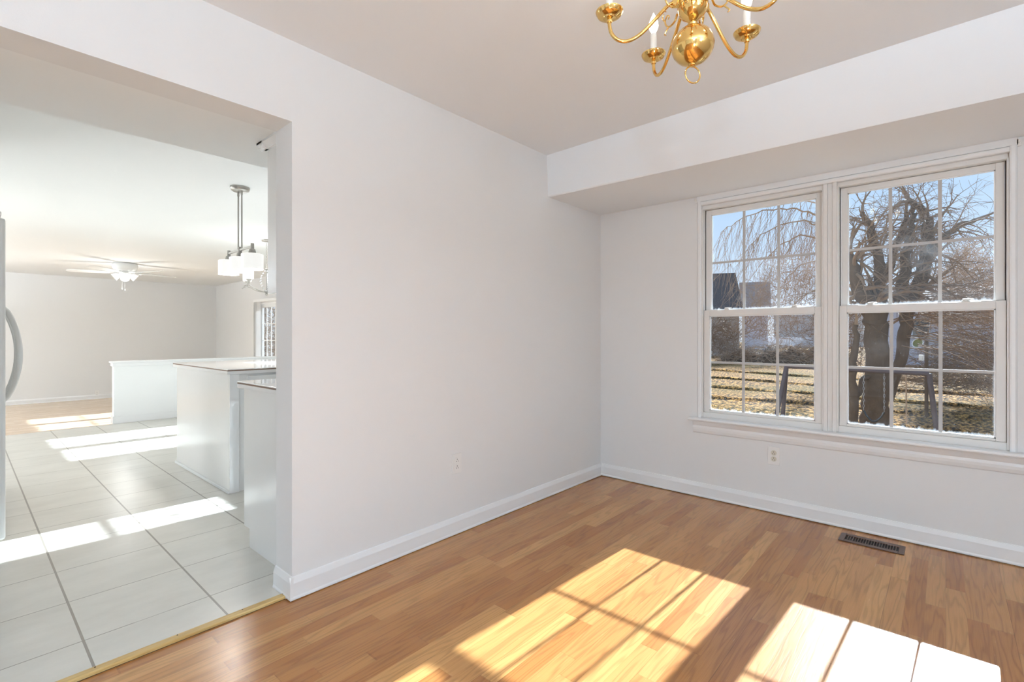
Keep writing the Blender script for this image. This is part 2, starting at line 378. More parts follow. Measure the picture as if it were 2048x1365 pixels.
# baseboards
def baseboard(name, axis, pos, t0, t1, sgn, z0=.004, label='white baseboard', m='trim'):
    """axis 'y': runs along y on plane x=pos, sticking out sgn*t; axis 'x': runs along x on plane y=pos"""
    prof = [(0, z0), (.016, z0), (.016, z0+.006), (.013, z0+.014), (.013, z0+.070), (.009, z0+.082), (.005, z0+.094), (0, z0+.096)]
    bm = NB()
    if axis == 'y': prism(bm, prof, lambda a, b, t: Vector((pos+sgn*a, t, b)), t0, t1)
    else: prism(bm, prof, lambda a, b, t: Vector((t, pos+sgn*a, b)), t0, t1)
    return struct(name, bm, M[m], label, 'baseboard')
baseboard('baseboard_left', 'y', XW, YE-.014, YW, 1, label='white baseboard along the plain left wall')
baseboard('baseboard_front', 'x', YW, XW+.013, XR, -1, .006, label='white baseboard under the double window')
baseboard('baseboard_jamb', 'x', YE, XK, XW+.014, -1, .006, label='short white baseboard on the end of the left wall')
baseboard('baseboard_right', 'y', XR, -.6, YW, -1, label='white baseboard right of the camera')
# ------------------------------------------------------------------ the double window
def sash(parent, name, x0, x1, z0, z1, ya, yb, st, top, bot, yg, munt, mz, mname, gl='glass', lockz=None):
    fr = boxes(name, M['vinyl'], [(x0, x0+st, ya, yb, z0, z1), (x1-st, x1, ya, yb, z0, z1), (x0+st, x1-st, ya, yb, z0, z0+bot), (x0+st, x1-st, ya, yb, z1-top, z1)], parent, bevel=.002)
    boxes('glass_pane', M[gl], [(x0+st-.004, x1-st+.004, yg-.0015, yg+.0015, z0+bot-.004, z1-top+.004)], fr)
    gx0, gx1, gz0, gz1 = x0+st, x1-st, z0+bot, z1-top
    bl = [(a-.0085, a+.0085, yg-.006, yg-.002, gz0, gz1) for a in munt]
    xs = [gx0]+[v for a in munt for v in (a-.0085, a+.0085)]+[gx1]
    bl += [(xs[i], xs[i+1], yg-.006, yg-.002, mz-.0075, mz+.0075) for i in range(0, len(xs), 2)]
    boxes('muntin_grille', M['munt'], bl, fr)
    # glazing bead
    boxes('glazing_bead', M['trim'], [(gx0, gx0+.006, ya+.008, yg-.006, gz0, gz1), (gx1-.006, gx1, ya+.008, yg-.006, gz0, gz1), (gx0, gx1, ya+.008, yg-.006, gz0, gz0+.006), (gx0, gx1, ya+.008, yg-.006, gz1-.006, gz1)], fr)
    return fr
def double_hung(name, x0, x1, ml, mu, label):
    w = thing(name, label, 'window', (x0, YW, WZ0), kind='structure')
    # frame: jamb liners, head, sloping sill
    boxes('jamb_liner', M['vinyl'], [(x0, x0+.008, YW+.004, YW+.12, WZ0+.005, WZ1-.027), (x1-.008, x1, YW+.004, YW+.12, WZ0+.005, WZ1-.027)], w)
    boxes('frame_head', M['vinyl'], [(x0, x1, YW+.02, YW+.12, WZ1-.027, WZ1)], w, bevel=.002)
    boxes('frame_sill', M['vinyl'], [(x0, x1, YW+.014, YW+.14, WZ0-.01, .6055)], w, bevel=.003)
    boxes('weather_strip', M['gasket'], [(x0+.008, x0+.0125, YW+.055, YW+.058, .606, WZ1-.027), (x1-.0125, x1-.008, YW+.055, YW+.058, .606, WZ1-.027)], w)
    lo = sash(w, 'lower_sash', x0+.0095, x1-.0095, .606, 1.327, YW+.022, YW+.052, .038, .041, .013, YW+.045, ml, .958, 'm')
    up = sash(w, 'upper_sash', x0+.0125, x1-.0125, 1.292, 2.043, YW+.060, YW+.090, .034, .034, .034, YW+.080, mu, 1.665, 'm', 'glass_hazy')
    L = x1-x0
    for f in (.22, .78):
        bm = NB(); cx = x0+L*f
        lathe(bm, [(0, 1.3275), (.018, 1.3275), (.018, 1.333), (.012, 1.337), (0, 1.338)], (cx, YW+.038, 0), 16)
        tube(bm, [(cx-.012, YW+.032, 1.337), (cx+.01, YW+.03, 1.340), (cx+.03, YW+.04, 1.339)], [.006, .005, .003], 8)
        link('sash_lock', bm, M['vinyl'], w, smooth=True)
    for f in (.10, .90):
        boxes('tilt_latch', M['vinyl'], [(x0+L*f-.03, x0+L*f+.03, YW+.028, YW+.048, 1.327, 1.331)], w, bevel=.001)
    return w
MX0, MX1 = -.560, -.490
double_hung('window_1', WX0, MX0, (-1.031, -.821), (-1.036, -.822), 'left half of the double window, looking on lawn and two roofs')
double_hung('window_2', MX1, WX1, (-.2325, -.021), (-.2395, -.0235), 'right half of the double window, looking on the big willow')
# mullion post between them
bm = NB()
box(bm, MX0, MX0+.022, YW-.004, YW+.14, WZ0, WZ1); box(bm, MX1-.022, MX1, YW-.004, YW+.14, WZ0, WZ1); box(bm, MX0+.022, MX1-.022, YW+.006, YW+.14, WZ0, WZ1)
struct('trim_1', bm, M['vinyl'], 'grooved white mullion post between the two windows', 'trim', bevel=.0015)
# casing
bm = NB()
cp = [(0, 0), (0, -.010), (.006, -.014), (.020, -.014), (.026, -.008), (.028, 0)]
prism(bm, cp, lambda a, b, t: Vector((WX0-a, YW+b, t)), WZ0, WZ1+.028)
prism(bm, cp, lambda a, b, t: Vector((WX1+a, YW+b, t)), WZ0, WZ1+.028)
prism(bm, cp, lambda a, b, t: Vector((t, YW+b, WZ1+a)), WX0, WX1)
struct('trim_2', bm, M['trim'], 'narrow white moulding around the double window', 'trim', bevel=.001)
bm = NB(); box(bm, WX0-.03, WX1+.03, YW-.006, YW, WZ1+.028, ZS)
struct('trim_3', bm, M['trim'], 'flat white head board between window moulding and soffit', 'trim')
bm = NB()
prism(bm, [(YW+.02, .566), (YW-.058, .566), (YW-.063, .560), (YW-.063, .553), (YW-.058, .548), (YW+.02, .546)], lambda a, b, t: Vector((t, a, b)), WX0-.075, WX1+.09)
struct('trim_4', bm, M['trim'], 'white window stool below the double window', 'trim', bevel=.002)
bm = NB()
prism(bm, [(YW, .546), (YW-.030, .546), (YW-.030, .538), (YW-.022, .520), (YW-.016, .510), (YW-.018, .495), (YW-.016, .480), (YW-.010, .462), (YW-.004, .456), (YW, .456)], lambda a, b, t: Vector((t, a, b)), WX0-.055, WX1+.07)
struct('trim_5', bm, M['trim'], 'moulded white apron under the window stool', 'trim')
for px, lab in ((WX0-.036, 'small white curtain rod hook above the left window corner'), (WX1+.033, 'small white curtain rod hook above the right window corner')):
    bm = NB()
    box(bm, px-.008, px+.008, YW-.006, YW, 2.092, 2.128)
    tube(bm, [(px, YW-.004, 2.115), (px, YW-.03, 2.112), (px, YW-.040, 2.118)], [.004, .004, .005], 8)
    tag(link('curtain_hook', bm, M['plate'], bevel=.001), lab, 'hook', 'curtain hooks')
# ------------------------------------------------------------------ outlets
def outlet(name, loc, nrm, face, label):
    """nrm 'x' faces +x, 'y' faces -y"""
    t = thing(name, label, 'outlet', loc)
    x, y, z = loc
    def P(u, d, v): return (x+d, y+u, z+v) if nrm == 'x' else (x+u, y-d, z+v)
    def B(bm, u0, u1, d0, d1, v0, v1):
        p, q = P(u0, d0, v0), P(u1, d1, v1)
        box(bm, min(p[0], q[0]), max(p[0], q[0]), min(p[1], q[1]), max(p[1], q[1]), min(p[2], q[2]), max(p[2], q[2]))
    bm = NB(); B(bm, -.035, .035, 0, .006, -.0575, .0575); link('cover_plate', bm, M['plate'], t, bevel=.002)
    for s in (1, -1):
        bm = NB(); cz = .0195*s
        ax = (1, 0, 0) if nrm == 'x' else (0, -1, 0)
        lathe(bm, [(0, .006), (.0168, .006), (.0168, .0085), (0, .0085)], P(0, 0, cz), 24, ax)
        r = link('receptacle', bm, face, t, smooth=True)
        bm = NB()
        for u in (-.0063, .0063): B(bm, u-.0013, u+.0013, .0084, .0089, cz-.009, cz-.002)
        lathe(bm, [(0, .0084), (.0028, .0084), (.0028, .0089), (0, .0089)], P(0, 0, cz+.006), 10, ax)
        link('slots', bm, M['slot'], r)
    bm = NB(); lathe(bm, [(0, .006), (.003, .006), (.0025, .0075), (0, .0078)], P(0, 0, 0), 12, (1, 0, 0) if nrm == 'x' else (0, -1, 0)); link('screw', bm, M['plate'], t, smooth=True)
    return t
outlet('wall_outlet', (XW, 1.914, .4065), 'x', M['plate'], 'all white duplex outlet on the plain left wall')
outlet('wall_outlet', (-.8325, YW, .3695), 'y', M['almond'], 'duplex outlet with almond sockets below the double window')
# ------------------------------------------------------------------ floor register
t = thing('floor_register', 'brown metal floor register near the window wall', 'vent', (-.307, 3.334, 0))
x0, x1, y0, y1 = -.452, -.162, 3.268, 3.400
bm = NB(); sx0, sx1, sy0, sy1 = x0+.026, x1-.026, y0+.030, y1-.032
prof = [(x0, sx0), (sx1, x1)]
box(bm, x0, sx0, y0, y1, .0005, .006); box(bm, sx1, x1, y0, y1, .0005, .006); box(bm, sx0, sx1, y0, sy0, .0005, .006); box(bm, sx0, sx1, sy1, y1, .0005, .006)
link('face_frame', bm, M['bronze'], t, bevel=.002)
bm = NB(); n_ = 20; st = (sx1-sx0)/n_
for i in range(1, n_): box(bm, sx0+i*st-.0018, sx0+i*st+.0018, sy0, sy1, .0015, .0055)
link('louvre_bars', bm, M['bronze'], t)
bm = NB(); box(bm, sx0, sx1, sy0, sy1, .0003, .0012); link('dark_duct', bm, M['duct'], t)
bm = NB(); box(bm, sx0+4*st, sx0+5*st, sy1-.012, sy1-.004, .005, .010); link('damper_lever', bm, M['bronze'], t, bevel=.001)
# ------------------------------------------------------------------ threshold strip
bm = NB(); prism(bm, [(-2.188, .006), (-2.188, .0125), (-2.160, .0125), (-2.1545, .010), (-2.1545, .0)], lambda a, b, t: Vector((a, t, b)), -.55, YE-.016)
th = struct('trim_6', bm, M['strip'], 'raw yellow wood strip between tile and oak floor', 'trim')
for y in (.945, .78, .55, .31, .10, -.12):
    bm = NB(); lathe(bm, [(0, .0122), (.0028, .0122), (.002, .0138), (0, .014)], (-2.181, y, 0), 10); link('nail_head', bm, M['slot'], th)
bm = NB(); box(bm, -2.155, -2.1535, -.55, YE-.016, -.02, .0015)
struct('trim_7', bm, M['duct'], 'dark gap beside the wood strip', 'gap')
# ------------------------------------------------------------------ brass chandelier
CX_, CY_ = -.582, 1.495
ch = thing('chandelier', 'polished brass candle chandelier hanging near the dining room window', 'chandelier', (CX_, CY_, ZC))
def cpos(r, a, z): return Vector((CX_+r*math.cos(a), CY_+r*math.sin(a), z))
bm = NB()
prof = [(0, 1.9755), (.006, 1.976), (.010, 1.979), (.010, 1.982), (.012, 1.984)]
for i in range(0, 13):
    a = -PI/2+PI*(i+.9)/14.1; prof.append((.0625*math.cos(a), 2.040+.058*math.sin(a)))
prof += [(.012, 2.098), (.015, 2.101), (.016, 2.106), (.013, 2.110), (.010, 2.113), (.014, 2.116), (.022, 2.122), (.032, 2.130), (.040, 2.142), (.043, 2.156), (.043, 2.162)]
lathe(bm, prof, (CX_, CY_, 0), 48)
link('brass_ball', bm, M['brass'], ch, smooth=True, angle=25)
bm = NB()
lathe(bm, [(.038, 2.160), (.045, 2.162), (.045, 2.186), (.040, 2.190), (.030, 2.194), (.016, 2.205), (.012, 2.22), (.020, 2.24), (.026, 2.262), (.022, 2.285), (.010, 2.30), (.008, 2.32), (.012, 2.325), (.008, 2.33), (0, 2.33)], (CX_, CY_, 0), 40)
link('hub', bm, M['brass'], ch, smooth=True, angle=25)
bm = NB(); lathe(bm, [(0, 2.375), (.010, 2.376), (.035, 2.384), (.055, 2.405), (.062, 2.425), (.062, ZC)], (CX_, CY_, 0), 36); link('ceiling_canopy', bm, M['brass'], ch, smooth=True)
bm = NB()
for i in range(3):
    c = Vector((CX_, CY_, 2.338+i*.016)); v = []
    for k in range(14):
        a = 2*PI*k/14; dx = .006*math.cos(a); dz = .0115*math.sin(a)
        v.append(c+(Vector((dx, 0, dz)) if i % 2 else Vector((0, dx, dz))))
    tube(bm, v, .0016, 6, closed=True)
link('chain', bm, M['brass'], ch, smooth=True)
# ring under the ball, roughly facing the camera
bm = NB(); c = Vector((CX_, CY_, 1.951)); rx = Vector((math.cos(YAW+.25), math.sin(YAW+.25), 0))
tube(bm, [c+rx*.0255*math.cos(2*PI*k/36)+Vector((0, 0, .0255*math.sin(2*PI*k/36))) for k in range(36)], .0024, 8, closed=True)
link('bottom_ring', bm, M['brass'], ch, smooth=True)
base_ang = math.radians(28)
def bez(pts, n=10):
    """catmull-rom through 2-D points"""
    out = []; P = [pts[0]]+list(pts)+[pts[-1]]
    for i in range(1, len(P)-2):
        for k in range(n):
            t_ = k/n; p0, p1, p2, p3 = P[i-1], P[i], P[i+1], P[i+2]
            out.append(tuple(.5*((2*p1[j])+(-p0[j]+p2[j])*t_+(2*p0[j]-5*p1[j]+4*p2[j]-p3[j])*t_**2+(-p0[j]+3*p1[j]-3*p2[j]+p3[j])*t_**3) for j in (0, 1)))
    out.append(pts[-1]); return out
for i in range(5):
    # measured in the view's own right/forward axes, then turned to world
    al = math.radians([28, 101, 176, 244, 316][i]); a = al+YAW
    bm = NB()
    p0 = cpos(.044, a, 2.174)
    d = Vector((math.cos(a), math.sin(a), 0)); s_ = Vector((-math.sin(a), math.cos(a), 0))
    vs = box(bm, -.0, .020, -.010, .010, -.010, .010)
    for v in vs: v.co = cpos(.042, a, 2.174)+d*v.co.x+s_*v.co.y+Vector((0, 0, v.co.z))
    arm = bez([(.060, 2.174), (.075, 2.166), (.100, 2.140), (.140, 2.098), (.170, 2.074), (.200, 2.062), (.228, 2.068), (.247, 2.090), (.253, 2.118), (.253, 2.128)], 6)
    tube(bm, [cpos(r, a, z) for r, z in arm], .0056, 10)
    armo = link('arm', bm, M['brass'], ch, smooth=True)
    # small scroll on the hub block
    bm = NB()
    sc = bez([(.056, 2.168), (.064, 2.150), (.082, 2.142), (.096, 2.150), (.102, 2.168), (.094, 2.182), (.086, 2.176), (.090, 2.168)], 5)
    off = s_*.0
    tube(bm, [cpos(r, a+.42, z) for r, z in sc], [.0034*(1-.5*k/len(sc)) for k in range(len(sc))], 7)
    sc = bez([(.102, 2.168), (.110, 2.178), (.112, 2.188), (.106, 2.193)], 4)
    tube(bm, [cpos(r, a+.42, z) for r, z in sc], [.0026*(1-.5*k/len(sc)) for k in range(len(sc))], 7)
    sc = bez([(.088, 2.143), (.098, 2.134), (.104, 2.126), (.098, 2.121)], 4)
    tube(bm, [cpos(r, a+.42, z) for r, z in sc], [.0026*(1-.5*k/len(sc)) for k in range(len(sc))], 7)
    link('scroll', bm, M['brass'], ch, smooth=True)
    bm = NB(); cc = cpos(.253, a, 0)
    lathe(bm, [(0, 2.122), (.008, 2.122), (.009, 2.128), (.006, 2.131), (.012, 2.134), (.018, 2.134), (.020, 2.138), (.026, 2.139), (.036, 2.144), (.041, 2.152), (.042, 2.156), (.040, 2.155), (.034, 2.148), (.024, 2.143), (.014, 2.141), (.014, 2.148), (0, 2.148)], cc, 32)
    link('drip_cup', bm, M['brass'], ch, smooth=True, angle=30)
    bm = NB(); lathe(bm, [(.0105, 2.142), (.0112, 2.144), (.0112, 2.226), (.009, 2.229), (0, 2.229)], cc, 20)
    cn = link('candle', bm, M['candle'], ch, smooth=True)
    bm = NB(); lathe(bm, [(.0065, 2.229), (.0075, 2.233), (.0135, 2.244), (.0165, 2.256), (.0150, 2.270), (.0095, 2.285), (.004, 2.296), (.0012, 2.303), (0, 2.304)], cc, 20)
    link('bulb', bm, M['bulb'], cn, smooth=True)
    # the bulb's own light
    ld = bpy.data.lights.new('chandelier_bulb_light', 'POINT'); lo = bpy.data.objects.new('chandelier_bulb_light', ld); COL.objects.link(lo)
    ld.energy = 1.6*LAMP; ld.color = (1, .93, .84); ld.shadow_soft_size = .017; lo.location = (cc.x, cc.y, 2.268); lo['kind'] = 'helper'
# ------------------------------------------------------------------ unseen ceiling lamp behind the camera, added to brighten the room
cl = thing('fill_ceiling_lamp', 'unseen flush dome lamp added as fill on the ceiling behind the camera', 'lamp', (.95, -2.7, ZC))
bm = NB(); lathe(bm, [(.20, ZC), (.20, ZC-.02), (.19, ZC-.025), (0, ZC-.025)], (.95, -2.7, 0), 40); link('pan', bm, M['nickel'], cl, smooth=True)
bm = NB(); lathe(bm, [(.185, ZC-.022), (.185, ZC-.05), (.16, ZC-.085), (.10, ZC-.108), (0, ZC-.115)], (.95, -2.7, 0), 40)
link('glass_dome', bm, M['shade'], cl, smooth=True)
ld = bpy.data.lights.new('fill_dome_light', 'AREA'); ld.shape = 'DISK'; ld.size = .38; ld.energy = 40*LAMP; ld.color = (.68, .84, 1)
lo = bpy.data.objects.new('fill_dome_light', ld); COL.objects.link(lo); lo.location = (.95, -2.7, ZC-.125); lo['kind'] = 'helper'
# unseen floor lamps added outside the frame to brighten the ceilings
def fill_torchiere(x, y, z0, energy, label, col=(.66, .83, 1)):
    t = thing('fill_floor_lamp', label, 'lamp', (x, y, z0))
    bm = NB(); lathe(bm, [(0, z0+.001), (.13, z0+.001), (.135, z0+.012), (.05, z0+.03), (.02, z0+.05), (0, z0+.05)], (x, y, 0), 28); link('base', bm, M['nickel'], t, smooth=True)
    bm = NB(); tube(bm, [(x, y, z0+.04), (x, y, z0+1.68)], .011, 10); link('pole', bm, M['nickel'], t, smooth=True)
    bm = NB(); lathe(bm, [(0, z0+1.67), (.04, z0+1.68), (.11, z0+1.72), (.15, z0+1.77), (.145, z0+1.77), (.10, z0+1.73), (0, z0+1.70)], (x, y, 0), 28); link('fill_lamp_shade', bm, M['nickel'], t, smooth=True)
    ld = bpy.data.lights.new('fill_torchiere_light', 'AREA'); ld.shape = 'DISK'; ld.size = .26; lo = bpy.data.objects.new('fill_torchiere_light', ld); COL.objects.link(lo)
    ld.energy = energy*LAMP; ld.color = col; lo.rotation_euler = (PI, 0, 0); lo.location = (x, y, z0+1.775); lo['kind'] = 'helper'
fill_torchiere(1.05, -1.5, 0, 165, 'unseen floor lamp added as fill behind the camera')
fill_torchiere(1.05, .7, 0, 26, 'unseen floor lamp added as fill by the right wall, beside the camera')
fill_torchiere(-11.2, -2.4, -.24, 340, 'unseen floor lamp added as fill in the far room beyond the refrigerator', (.80, .90, 1))
fill_torchiere(-6.9, -2.2, .006, 25, 'unseen floor lamp added as fill at the back of the tiled area', (.86, .93, 1))
def fill_globe_lamp(x, y, z0, energy, label, col):  # glowing globes added out of view to brighten undersides from below
    t = thing('fill_globe_lamp', label, 'lamp', (x, y, z0))
    bm = NB(); lathe(bm, [(0, z0+.001), (.10, z0+.001), (.105, z0+.02), (.05, z0+.05), (.04, z0+.075), (0, z0+.075)], (x, y, 0), 28); link('base', bm, M['nickel'], t, smooth=True)
    bm = NB(); lathe(bm, [(.17*math.sin(PI*k/14) if 0 < k < 14 else 0, z0+.24-.17*math.cos(PI*k/14)) for k in range(15)], (x, y, 0), 32)
    link('fill_lamp_shade', bm, emis('glowing fill globe', (*col, 1), energy*LAMP), t, smooth=True)
fill_globe_lamp(.95, -1.0, 0, 70, 'unseen glowing globe added as fill on the oak floor behind the camera', (.70, .85, 1))
fill_globe_lamp(-6.6, -1.4, .006, 60, 'unseen glowing globe added as fill on the tile floor out of sight of the opening', (.88, .94, 1))
# ------------------------------------------------------------------ unseen windows behind the camera, added to let in sky light
w = thing('window_3', 'unseen picture window behind the camera, added for sky light', 'window', (-.35, YB-.05, .5), kind='structure')
boxes('window_frame', M['vinyl'], [(-1.6, -1.55, YB-.10, YB-.02, .5, 2.1), (.85, .9, YB-.10, YB-.02, .5, 2.1), (-1.55, .85, YB-.10, YB-.02, .5, .55), (-1.55, .85, YB-.10, YB-.02, 2.05, 2.1), (-.37, -.33, YB-.10, YB-.02, .55, 2.05)], w)
boxes('glass_pane', M['glass_clean'], [(-1.55, .85, YB-.062, YB-.058, .55, 2.05)], w)
w = thing('window_4', 'unseen patio door glass right of the camera, added for sky light', 'window', (XR+.05, -1.8, 0), kind='structure')
boxes('window_frame', M['vinyl'], [(XR+.02, XR+.10, -3.0, -2.94, .0, 2.1), (XR+.02, XR+.10, -.66, -.6, .0, 2.1), (XR+.02, XR+.10, -2.94, -.66, .0, .08), (XR+.02, XR+.10, -2.94, -.66, 2.04, 2.1), (XR+.02, XR+.10, -1.83, -1.77, .08, 2.04)], w)
boxes('glass_pane', M['glass_clean'], [(XR+.058, XR+.062, -2.94, -.66, .08, 2.04)], w)

# ================================================================== KITCHEN AND ROOM BEYOND
FZ = .006; SZ = -.24
bm = NB(); box(bm, -8.02, -2.1555, -3.3, 4.05, -.12, FZ); struct('floor', bm, M['tile'], 'cream ceramic tile floor of the kitchen', 'floor')
bm = NB(); box(bm, -13.9, -8.02, -3.3, 4.345, SZ-.1, SZ); struct('floor', bm, M['wood2'], 'sunken oak laminate floor of the far room', 'floor')
bm = NB(); box(bm, -14.0, XK, -3.42, 4.46, ZK, ZK+.1); struct('ceiling', bm, M['kwall'], 'white ceiling over kitchen and far room', 'ceiling')
bm = NB(); box(bm, -2.95, XK, -.62, YW, 2.12, ZK); struct('ceiling_soffit', bm, M['kwall'], 'white bulkhead above the upper kitchen cabinet', 'soffit')
bm = NB(); box(bm, -5.6, XK, -.74, -.62, SZ-.1, ZK); box(bm, -5.6, -5.48, -3.3, -.74, SZ-.1, ZK); box(bm, -14.0, -5.6, -3.42, -3.3, SZ-.1, ZK); struct('wall_kitchen', bm, M['kwall'], 'white kitchen wall behind the refrigerator', 'wall')
bm = NB(); box(bm, -14.02, -13.9, -3.42, 4.46, SZ-.1, ZK); struct('wall_far', bm, M['wall'], 'white far wall of the sunken room behind the ceiling fan', 'wall')
DX0, DX1, DZ1 = -11.23, -9.55, 1.86
bm = NB()
box(bm, -13.9, DX0, 4.345, 4.46, SZ-.1, ZK); box(bm, DX1, -8.05, 4.345, 4.46, SZ-.1, ZK); box(bm, DX0, DX1, 4.345, 4.46, DZ1, ZK)
struct('wall_patio', bm, M['wall'], 'white wall of the far room with the glass door', 'wall')
NX0, NX1, NZ1 = -7.30, -5.68, 2.0
bm = NB()
box(bm, -8.15, NX0, 4.05, 4.17, -.1, ZK); box(bm, NX1, -5.2, 4.05, 4.17, -.1, ZK); box(bm, NX0, NX1, 4.05, 4.17, NZ1, ZK)
box(bm, -8.15, -8.05, 4.17, 4.46, -.34, ZK); box(bm, -5.2, -5.1, YW, 4.17, -.1, ZK)
struct('wall_nook', bm, M['kwall'], 'white breakfast nook wall with a patio door', 'wall')
KX0, KX1, KZ0, KZ1 = -4.75, -3.36, 1.23, 2.05
bm = NB()
box(bm, -5.1, KX0, YW, 3.66, -.1, ZK); box(bm, KX1, XK, YW, 3.66, -.1, ZK); box(bm, KX0, KX1, YW, 3.66, -.1, KZ0); box(bm, KX0, KX1, YW, 3.66, KZ1, ZK)
struct('wall_sink', bm, M['kwall'], 'white kitchen wall with the sink window', 'wall')
w = thing('window_5', 'sink window of the kitchen', 'window', (KX0, YW+.05, KZ0), kind='structure')
boxes('window_frame', M['vinyl'], [(KX0, KX0+.04, YW+.03, YW+.10, KZ0, KZ1), (KX1-.04, KX1, YW+.03, YW+.10, KZ0, KZ1), (KX0+.04, KX1-.04, YW+.03, YW+.10, KZ0, KZ0+.04), (KX0+.04, KX1-.04, YW+.03, YW+.10, KZ1-.04, KZ1), (KX0+.66, KX0+.72, YW+.03, YW+.10, KZ0+.04, KZ1-.04), (KX0+.04, KX0+.66, YW+.05, YW+.075, 1.608, 1.640), (KX0+.72, KX1-.04, YW+.05, YW+.075, 1.608, 1.640)], w)
boxes('muntin_grille', M['vinyl'], [(KX1-.20, KX1-.188, YW+.05, YW+.058, KZ0+.04, 1.60), (KX1-.36, KX1-.348, YW+.05, YW+.058, KZ0+.04, 1.60), (KX0+.72, KX1-.04, YW+.042, YW+.05, 1.435, 1.447)], w)
boxes('glass_pane', M['glass_clean'], [(KX0+.04, KX1-.04, YW+.06, YW+.063, KZ0+.04, KZ1-.04)], w)
def patio(name, x0, x1, z0, z1, y, label, n=2, cols=3, rows=4):
    w = thing(name, label, 'door', (x0, y, z0), kind='structure')
    boxes('door_casing', M['trim'], [(x0-.07, x0, y-.015, y, z0, z1+.07), (x1, x1+.07, y-.015, y, z0, z1+.07), (x0, x1, y-.015, y, z1, z1+.07)], w, bevel=.002)
    boxes('door_frame', M['trim'], [(x0, x0+.03, y, y+.10, z0, z1), (x1-.03, x1, y, y+.10, z0, z1), (x0+.03, x1-.03, y, y+.10, z1-.03, z1), (x0+.03, x1-.03, y, y+.10, z0, z0+.03)], w)
    W = (x1-x0-.06)/n
    for i in range(n):
        a, b = x0+.03+i*W, x0+.03+(i+1)*W; s = .075; yy = y+.03+.035*(i % 2)
        p = boxes('door_panel', M['trim'], [(a, a+s, yy, yy+.035, z0+.03, z1-.03), (b-s, b, yy, yy+.035, z0+.03, z1-.03), (a+s, b-s, yy, yy+.035, z1-.11, z1-.03), (a+s, b-s, yy, yy+.035, z0+.03, z0+.21)], w)
        boxes('glass_pane', M['glass_clean'], [(a+s, b-s, yy+.016, yy+.019, z0+.21, z1-.11)], p)
        gw = (b-a-2*s); gh = z1-.11-z0-.21
        bl = [(a+s+gw*k/cols-.009, a+s+gw*k/cols+.009, yy+.008, yy+.015, z0+.21, z1-.11) for k in range(1, cols)]
        xs = [a+s]+[v for k in range(1, cols) for v in (a+s+gw*k/cols-.009, a+s+gw*k/cols+.009)]+[b-s]
        bl += [(xs[q], xs[q+1], yy+.008, yy+.015, z0+.21+gh*k/rows-.009, z0+.21+gh*k/rows+.009) for k in range(1, rows) for q in range(0, len(xs), 2)]
        boxes('muntin_grille', M['trim'], bl, p)
    return w
patio('door_1', DX0, DX1, SZ, DZ1, 4.345, 'gridded white glass door of the far room', 2, 3, 5)
patio('door_2', NX0, NX1, FZ, NZ1, 4.05, 'white patio door of the breakfast nook', 2, 3, 5)
# vertical blinds drawn to the left of the far door
bl_ = thing('vertical_blinds', 'white vertical blind slats at the left edge of the far glass door', 'blinds', (DX0, 4.27, DZ1))
boxes('head_rail', M['trim'], [(DX0-.05, DX1+.05, 4.25, 4.31, DZ1+.005, DZ1+.06)], bl_)
for i in range(6):
    boxes('slat', M['trim'], [(DX0+.0+i*.035, DX0+.004+i*.035, 4.24, 4.32, SZ+.05, DZ1+.005)], bl_)
baseboard('baseboard_far', 'y', -13.9, -3.3, 4.345, 1, SZ, label='white baseboard of the far wall')
boxes('trim_8', M['trim'], [(-13.887, DX0-.07, 4.332, 4.345, SZ, SZ+.096)])
tag(bpy.data.objects['trim_8'], 'white baseboard left of the far glass door', 'baseboard', kind='structure')
# half wall with cap
hw = NB(); box(hw, -8.15, -8.03, 1.33, 4.05, FZ, .745)
struct('wall_half', hw, M['kwall'], 'low white half wall at the edge of the tile floor', 'wall')
bm = NB(); box(bm, -8.18, -8.0, 1.30, 4.05, .79, .812); box(bm, -8.165, -8.015, 1.315, 4.05, .745, .79)
struct('trim_9', bm, M['trim'], 'white cap on the low half wall', 'trim', bevel=.004)
bm = NB(); box(bm, -8.03, -8.017, 1.317, 4.05, FZ, .10); box(bm, -8.15, -8.03, 1.317, 1.33, FZ, .10)
struct('baseboard_half', bm, M['trim'], 'white baseboard along the low half wall', 'baseboard', bevel=.003)
# small wall plate low on far wall
def X_at(u, v, x):
    F = 980.; fw = Vector((-math.sin(YAW), math.cos(YAW), 0)); rt = Vector((math.cos(YAW), math.sin(YAW), 0))
    d = fw+rt*((u-1024)/F)+Vector((0, 0, (671-v)/F)); return Vector((0, 0, H))+d*(x/d.x)
def at(u, depth, z):
    fw = Vector((-math.sin(YAW), math.cos(YAW), 0)); rt = Vector((math.cos(YAW), math.sin(YAW), 0))
    p = fw*depth+rt*((u-1024)/980.*depth); return Vector((p.x, p.y, z))
def zat(v, depth): return H+(671-v)/980.*depth
p = X_at(194, 787, -13.9)
outlet('wall_outlet', (-13.9, p.y, p.z), 'x', M['plate'], 'tiny white outlet low on the far wall beyond the tile')
